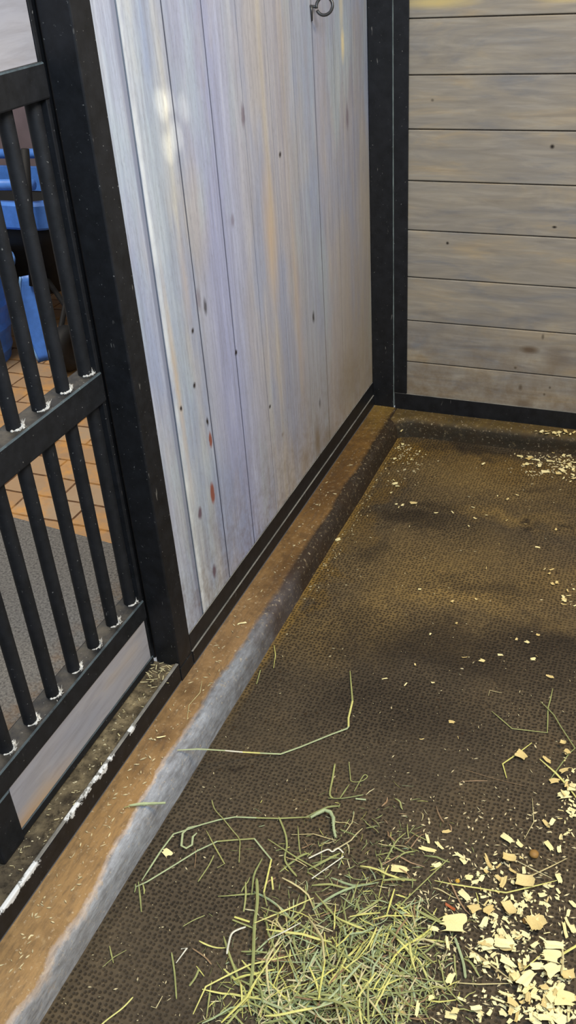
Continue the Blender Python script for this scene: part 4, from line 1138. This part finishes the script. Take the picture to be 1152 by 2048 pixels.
# the broken small stuff of the heap
bm = nb()
for k in range(380):
    (cx, cy), sx, sy = r4.choice([((1020, 2015), 95, 24), ((1090, 1985), 45, 40), ((1010, 1895), 45, 32), ((1105, 2025), 45, 20), ((985, 1850), 45, 40), ((1045, 1800), 45, 30), ((1143, 1600), 8, 50), ((1142, 930), 14, 12)])
    u, v = r4.gauss(cx, sx), r4.gauss(cy, sy)
    if u > 1151 or v > 2047 or (v < 1000 and v < 915): continue
    L = r4.uniform(.005, .017)
    f = flake(r4, r4.uniform(.3, .8), r4.uniform(-.3, .6), .1) if k % 3 == 0 else None
    c = onz(u, v, r4.uniform(.002, .012 if v > 1840 else .004))
    if f is None:
        crumb(u, v, c.z, L * .7, L * r4.uniform(.25, .6)); continue
    f.transform(Matrix.Translation(c) @ Matrix.Rotation(r4.uniform(0, 6.28), 4, 'Z') @ Matrix.Rotation(r4.uniform(-.5, .5), 4, 'X') @ Matrix.Scale(L, 4))
    tmp = bpy.data.meshes.new('tmp'); f.to_mesh(tmp); f.free(); bm.from_mesh(tmp); bpy.data.meshes.remove(tmp)
o = obj('small_shavings', bm, M_SHAV['cream']); tagit(o, 'fine broken pale shavings filling the bedding at the right', 'shavings', kind='stuff')

# trodden dirt clods on the mat
bm = nb()
for k in range(170):
    u, v = r4.uniform(420, 1150), r4.uniform(890, 1560)
    if u < edge_x(v) + 12 or v < 905: continue
    if r4.random() < .45: u, v = edge_x(v) + 14 + abs(r4.gauss(0, 40)), v
    c = onz(u, v, 0.0005); r_ = r4.uniform(.0012, .004)
    n0 = len(bm.verts)
    q = bmesh.ops.create_icosphere(bm, subdivisions=1, radius=r_)
    for w in q['verts']:
        w.co.z *= .45; w.co *= 1 + .35 * mnoise.noise(w.co * 400 + c * 50); w.co += c
M_DIRT = simple('trodden_dirt', S(58, 44, 26), 0.9)
o = obj('dirt', bm, M_DIRT); tagit(o, 'small dark dirt crumbs trodden into the brown mat', 'dirt', kind='stuff')

# pellets and a grain
def pellet(u, v, r, mat, label, cat, sq=0.75):
    bm = nb(); bmesh.ops.create_icosphere(bm, subdivisions=3, radius=r)
    for w in bm.verts:
        w.co *= 1 + 0.09 * mnoise.noise(w.co * 180 + Vector((u, v, 0))); w.co.z *= sq
    o = obj('feed_pellet', bm, mat, smooth=True); o.location = onz(u, v, r * sq * .95); return tagit(o, label, cat)
pellet(1068, 1708, .0088, M_NUT, 'round tan pellet lying among the sparse shavings at right', 'pellet')
pellet(915, 1762, .0042, M_AMBER, 'small round amber grain at the left end of the sagging yellow stem', 'grain')
pellet(1051, 1842, .0055, M_NUT, 'brownish nut half hidden under the branching shaving', 'pellet')
bm = flake(rs, 0.35, 0.3, 0.08); bm.transform(Matrix.Scale(0.018, 4)); o = obj('bark_flake', bm, M_RED); o.location = onz(900, 1815, .004); o.rotation_euler = (0, 0, -.3)
tagit(o, 'russet bark flake above the largest pale shaving', 'bark')

# ------------------------------------------------------------------ light
def area(name, loc, tgt, size, power, col, sy=None):
    l = bpy.data.lights.new(name, 'AREA'); l.shape = 'RECTANGLE'; l.size = size; l.size_y = sy or size; l.energy = power; l.color = col
    o = bpy.data.objects.new(name, l); C.objects.link(o); o.location = loc
    o.rotation_euler = (Vector(tgt) - Vector(loc)).to_track_quat('-Z', 'Y').to_euler(); return o


area('stall_lamp', (0.95, 1.35, 2.7), (0.75, 1.45, 0), 0.7, 46, (1.0, 0.78, 0.47))
area('daylight_window', (0.55, 0.1, 2.65), (-0.9, 1.5, 1.1), 1.0, 60, (0.62, 0.79, 1.0))
def glint(tgt, deg, power):  # added spots without a fixture, making the bright dapples on the left wall
    l = bpy.data.lights.new('added_wall_spot', 'SPOT'); l.energy = power; l.color = (1.0, 0.93, 0.68); l.spot_size = math.radians(deg); l.spot_blend = 1.0; l.shadow_soft_size = 0.005
    o = bpy.data.objects.new('added_wall_spot', l); C.objects.link(o); o.location = (0.7, 0.9, 2.5)
    o.rotation_euler = (Vector(tgt) - o.location).to_track_quat('-Z', 'Y').to_euler()
glint((XW, 1.560, 1.225), 1.5, 150); glint((XW, 1.592, 1.225), 1.3, 110); glint((XW, 1.565, 1.150), 1.4, 120); glint((XW, 1.60, 1.165), 1.5, 130); glint((XW, 1.64, 1.205), 1.4, 80)
area('aisle_lamp', (-2.1, 1.9, 3.0), (-2.1, 2.3, 0), 1.0, 58, (1.0, 0.93, 0.82))
w = bpy.data.worlds.new('world'); bpy.context.scene.world = w; w.use_nodes = True
w.node_tree.nodes['Background'].inputs[0].default_value = (0.92, 0.95, 1.0, 1)
w.node_tree.nodes['Background'].inputs[1].default_value = 0.28
sc = bpy.context.scene
sc.view_settings.view_transform = 'Standard'; sc.view_settings.look = 'None'
sc.view_settings.gamma = 1; sc.view_settings.use_curve_mapping = False; sc.view_settings.exposure = 0.4
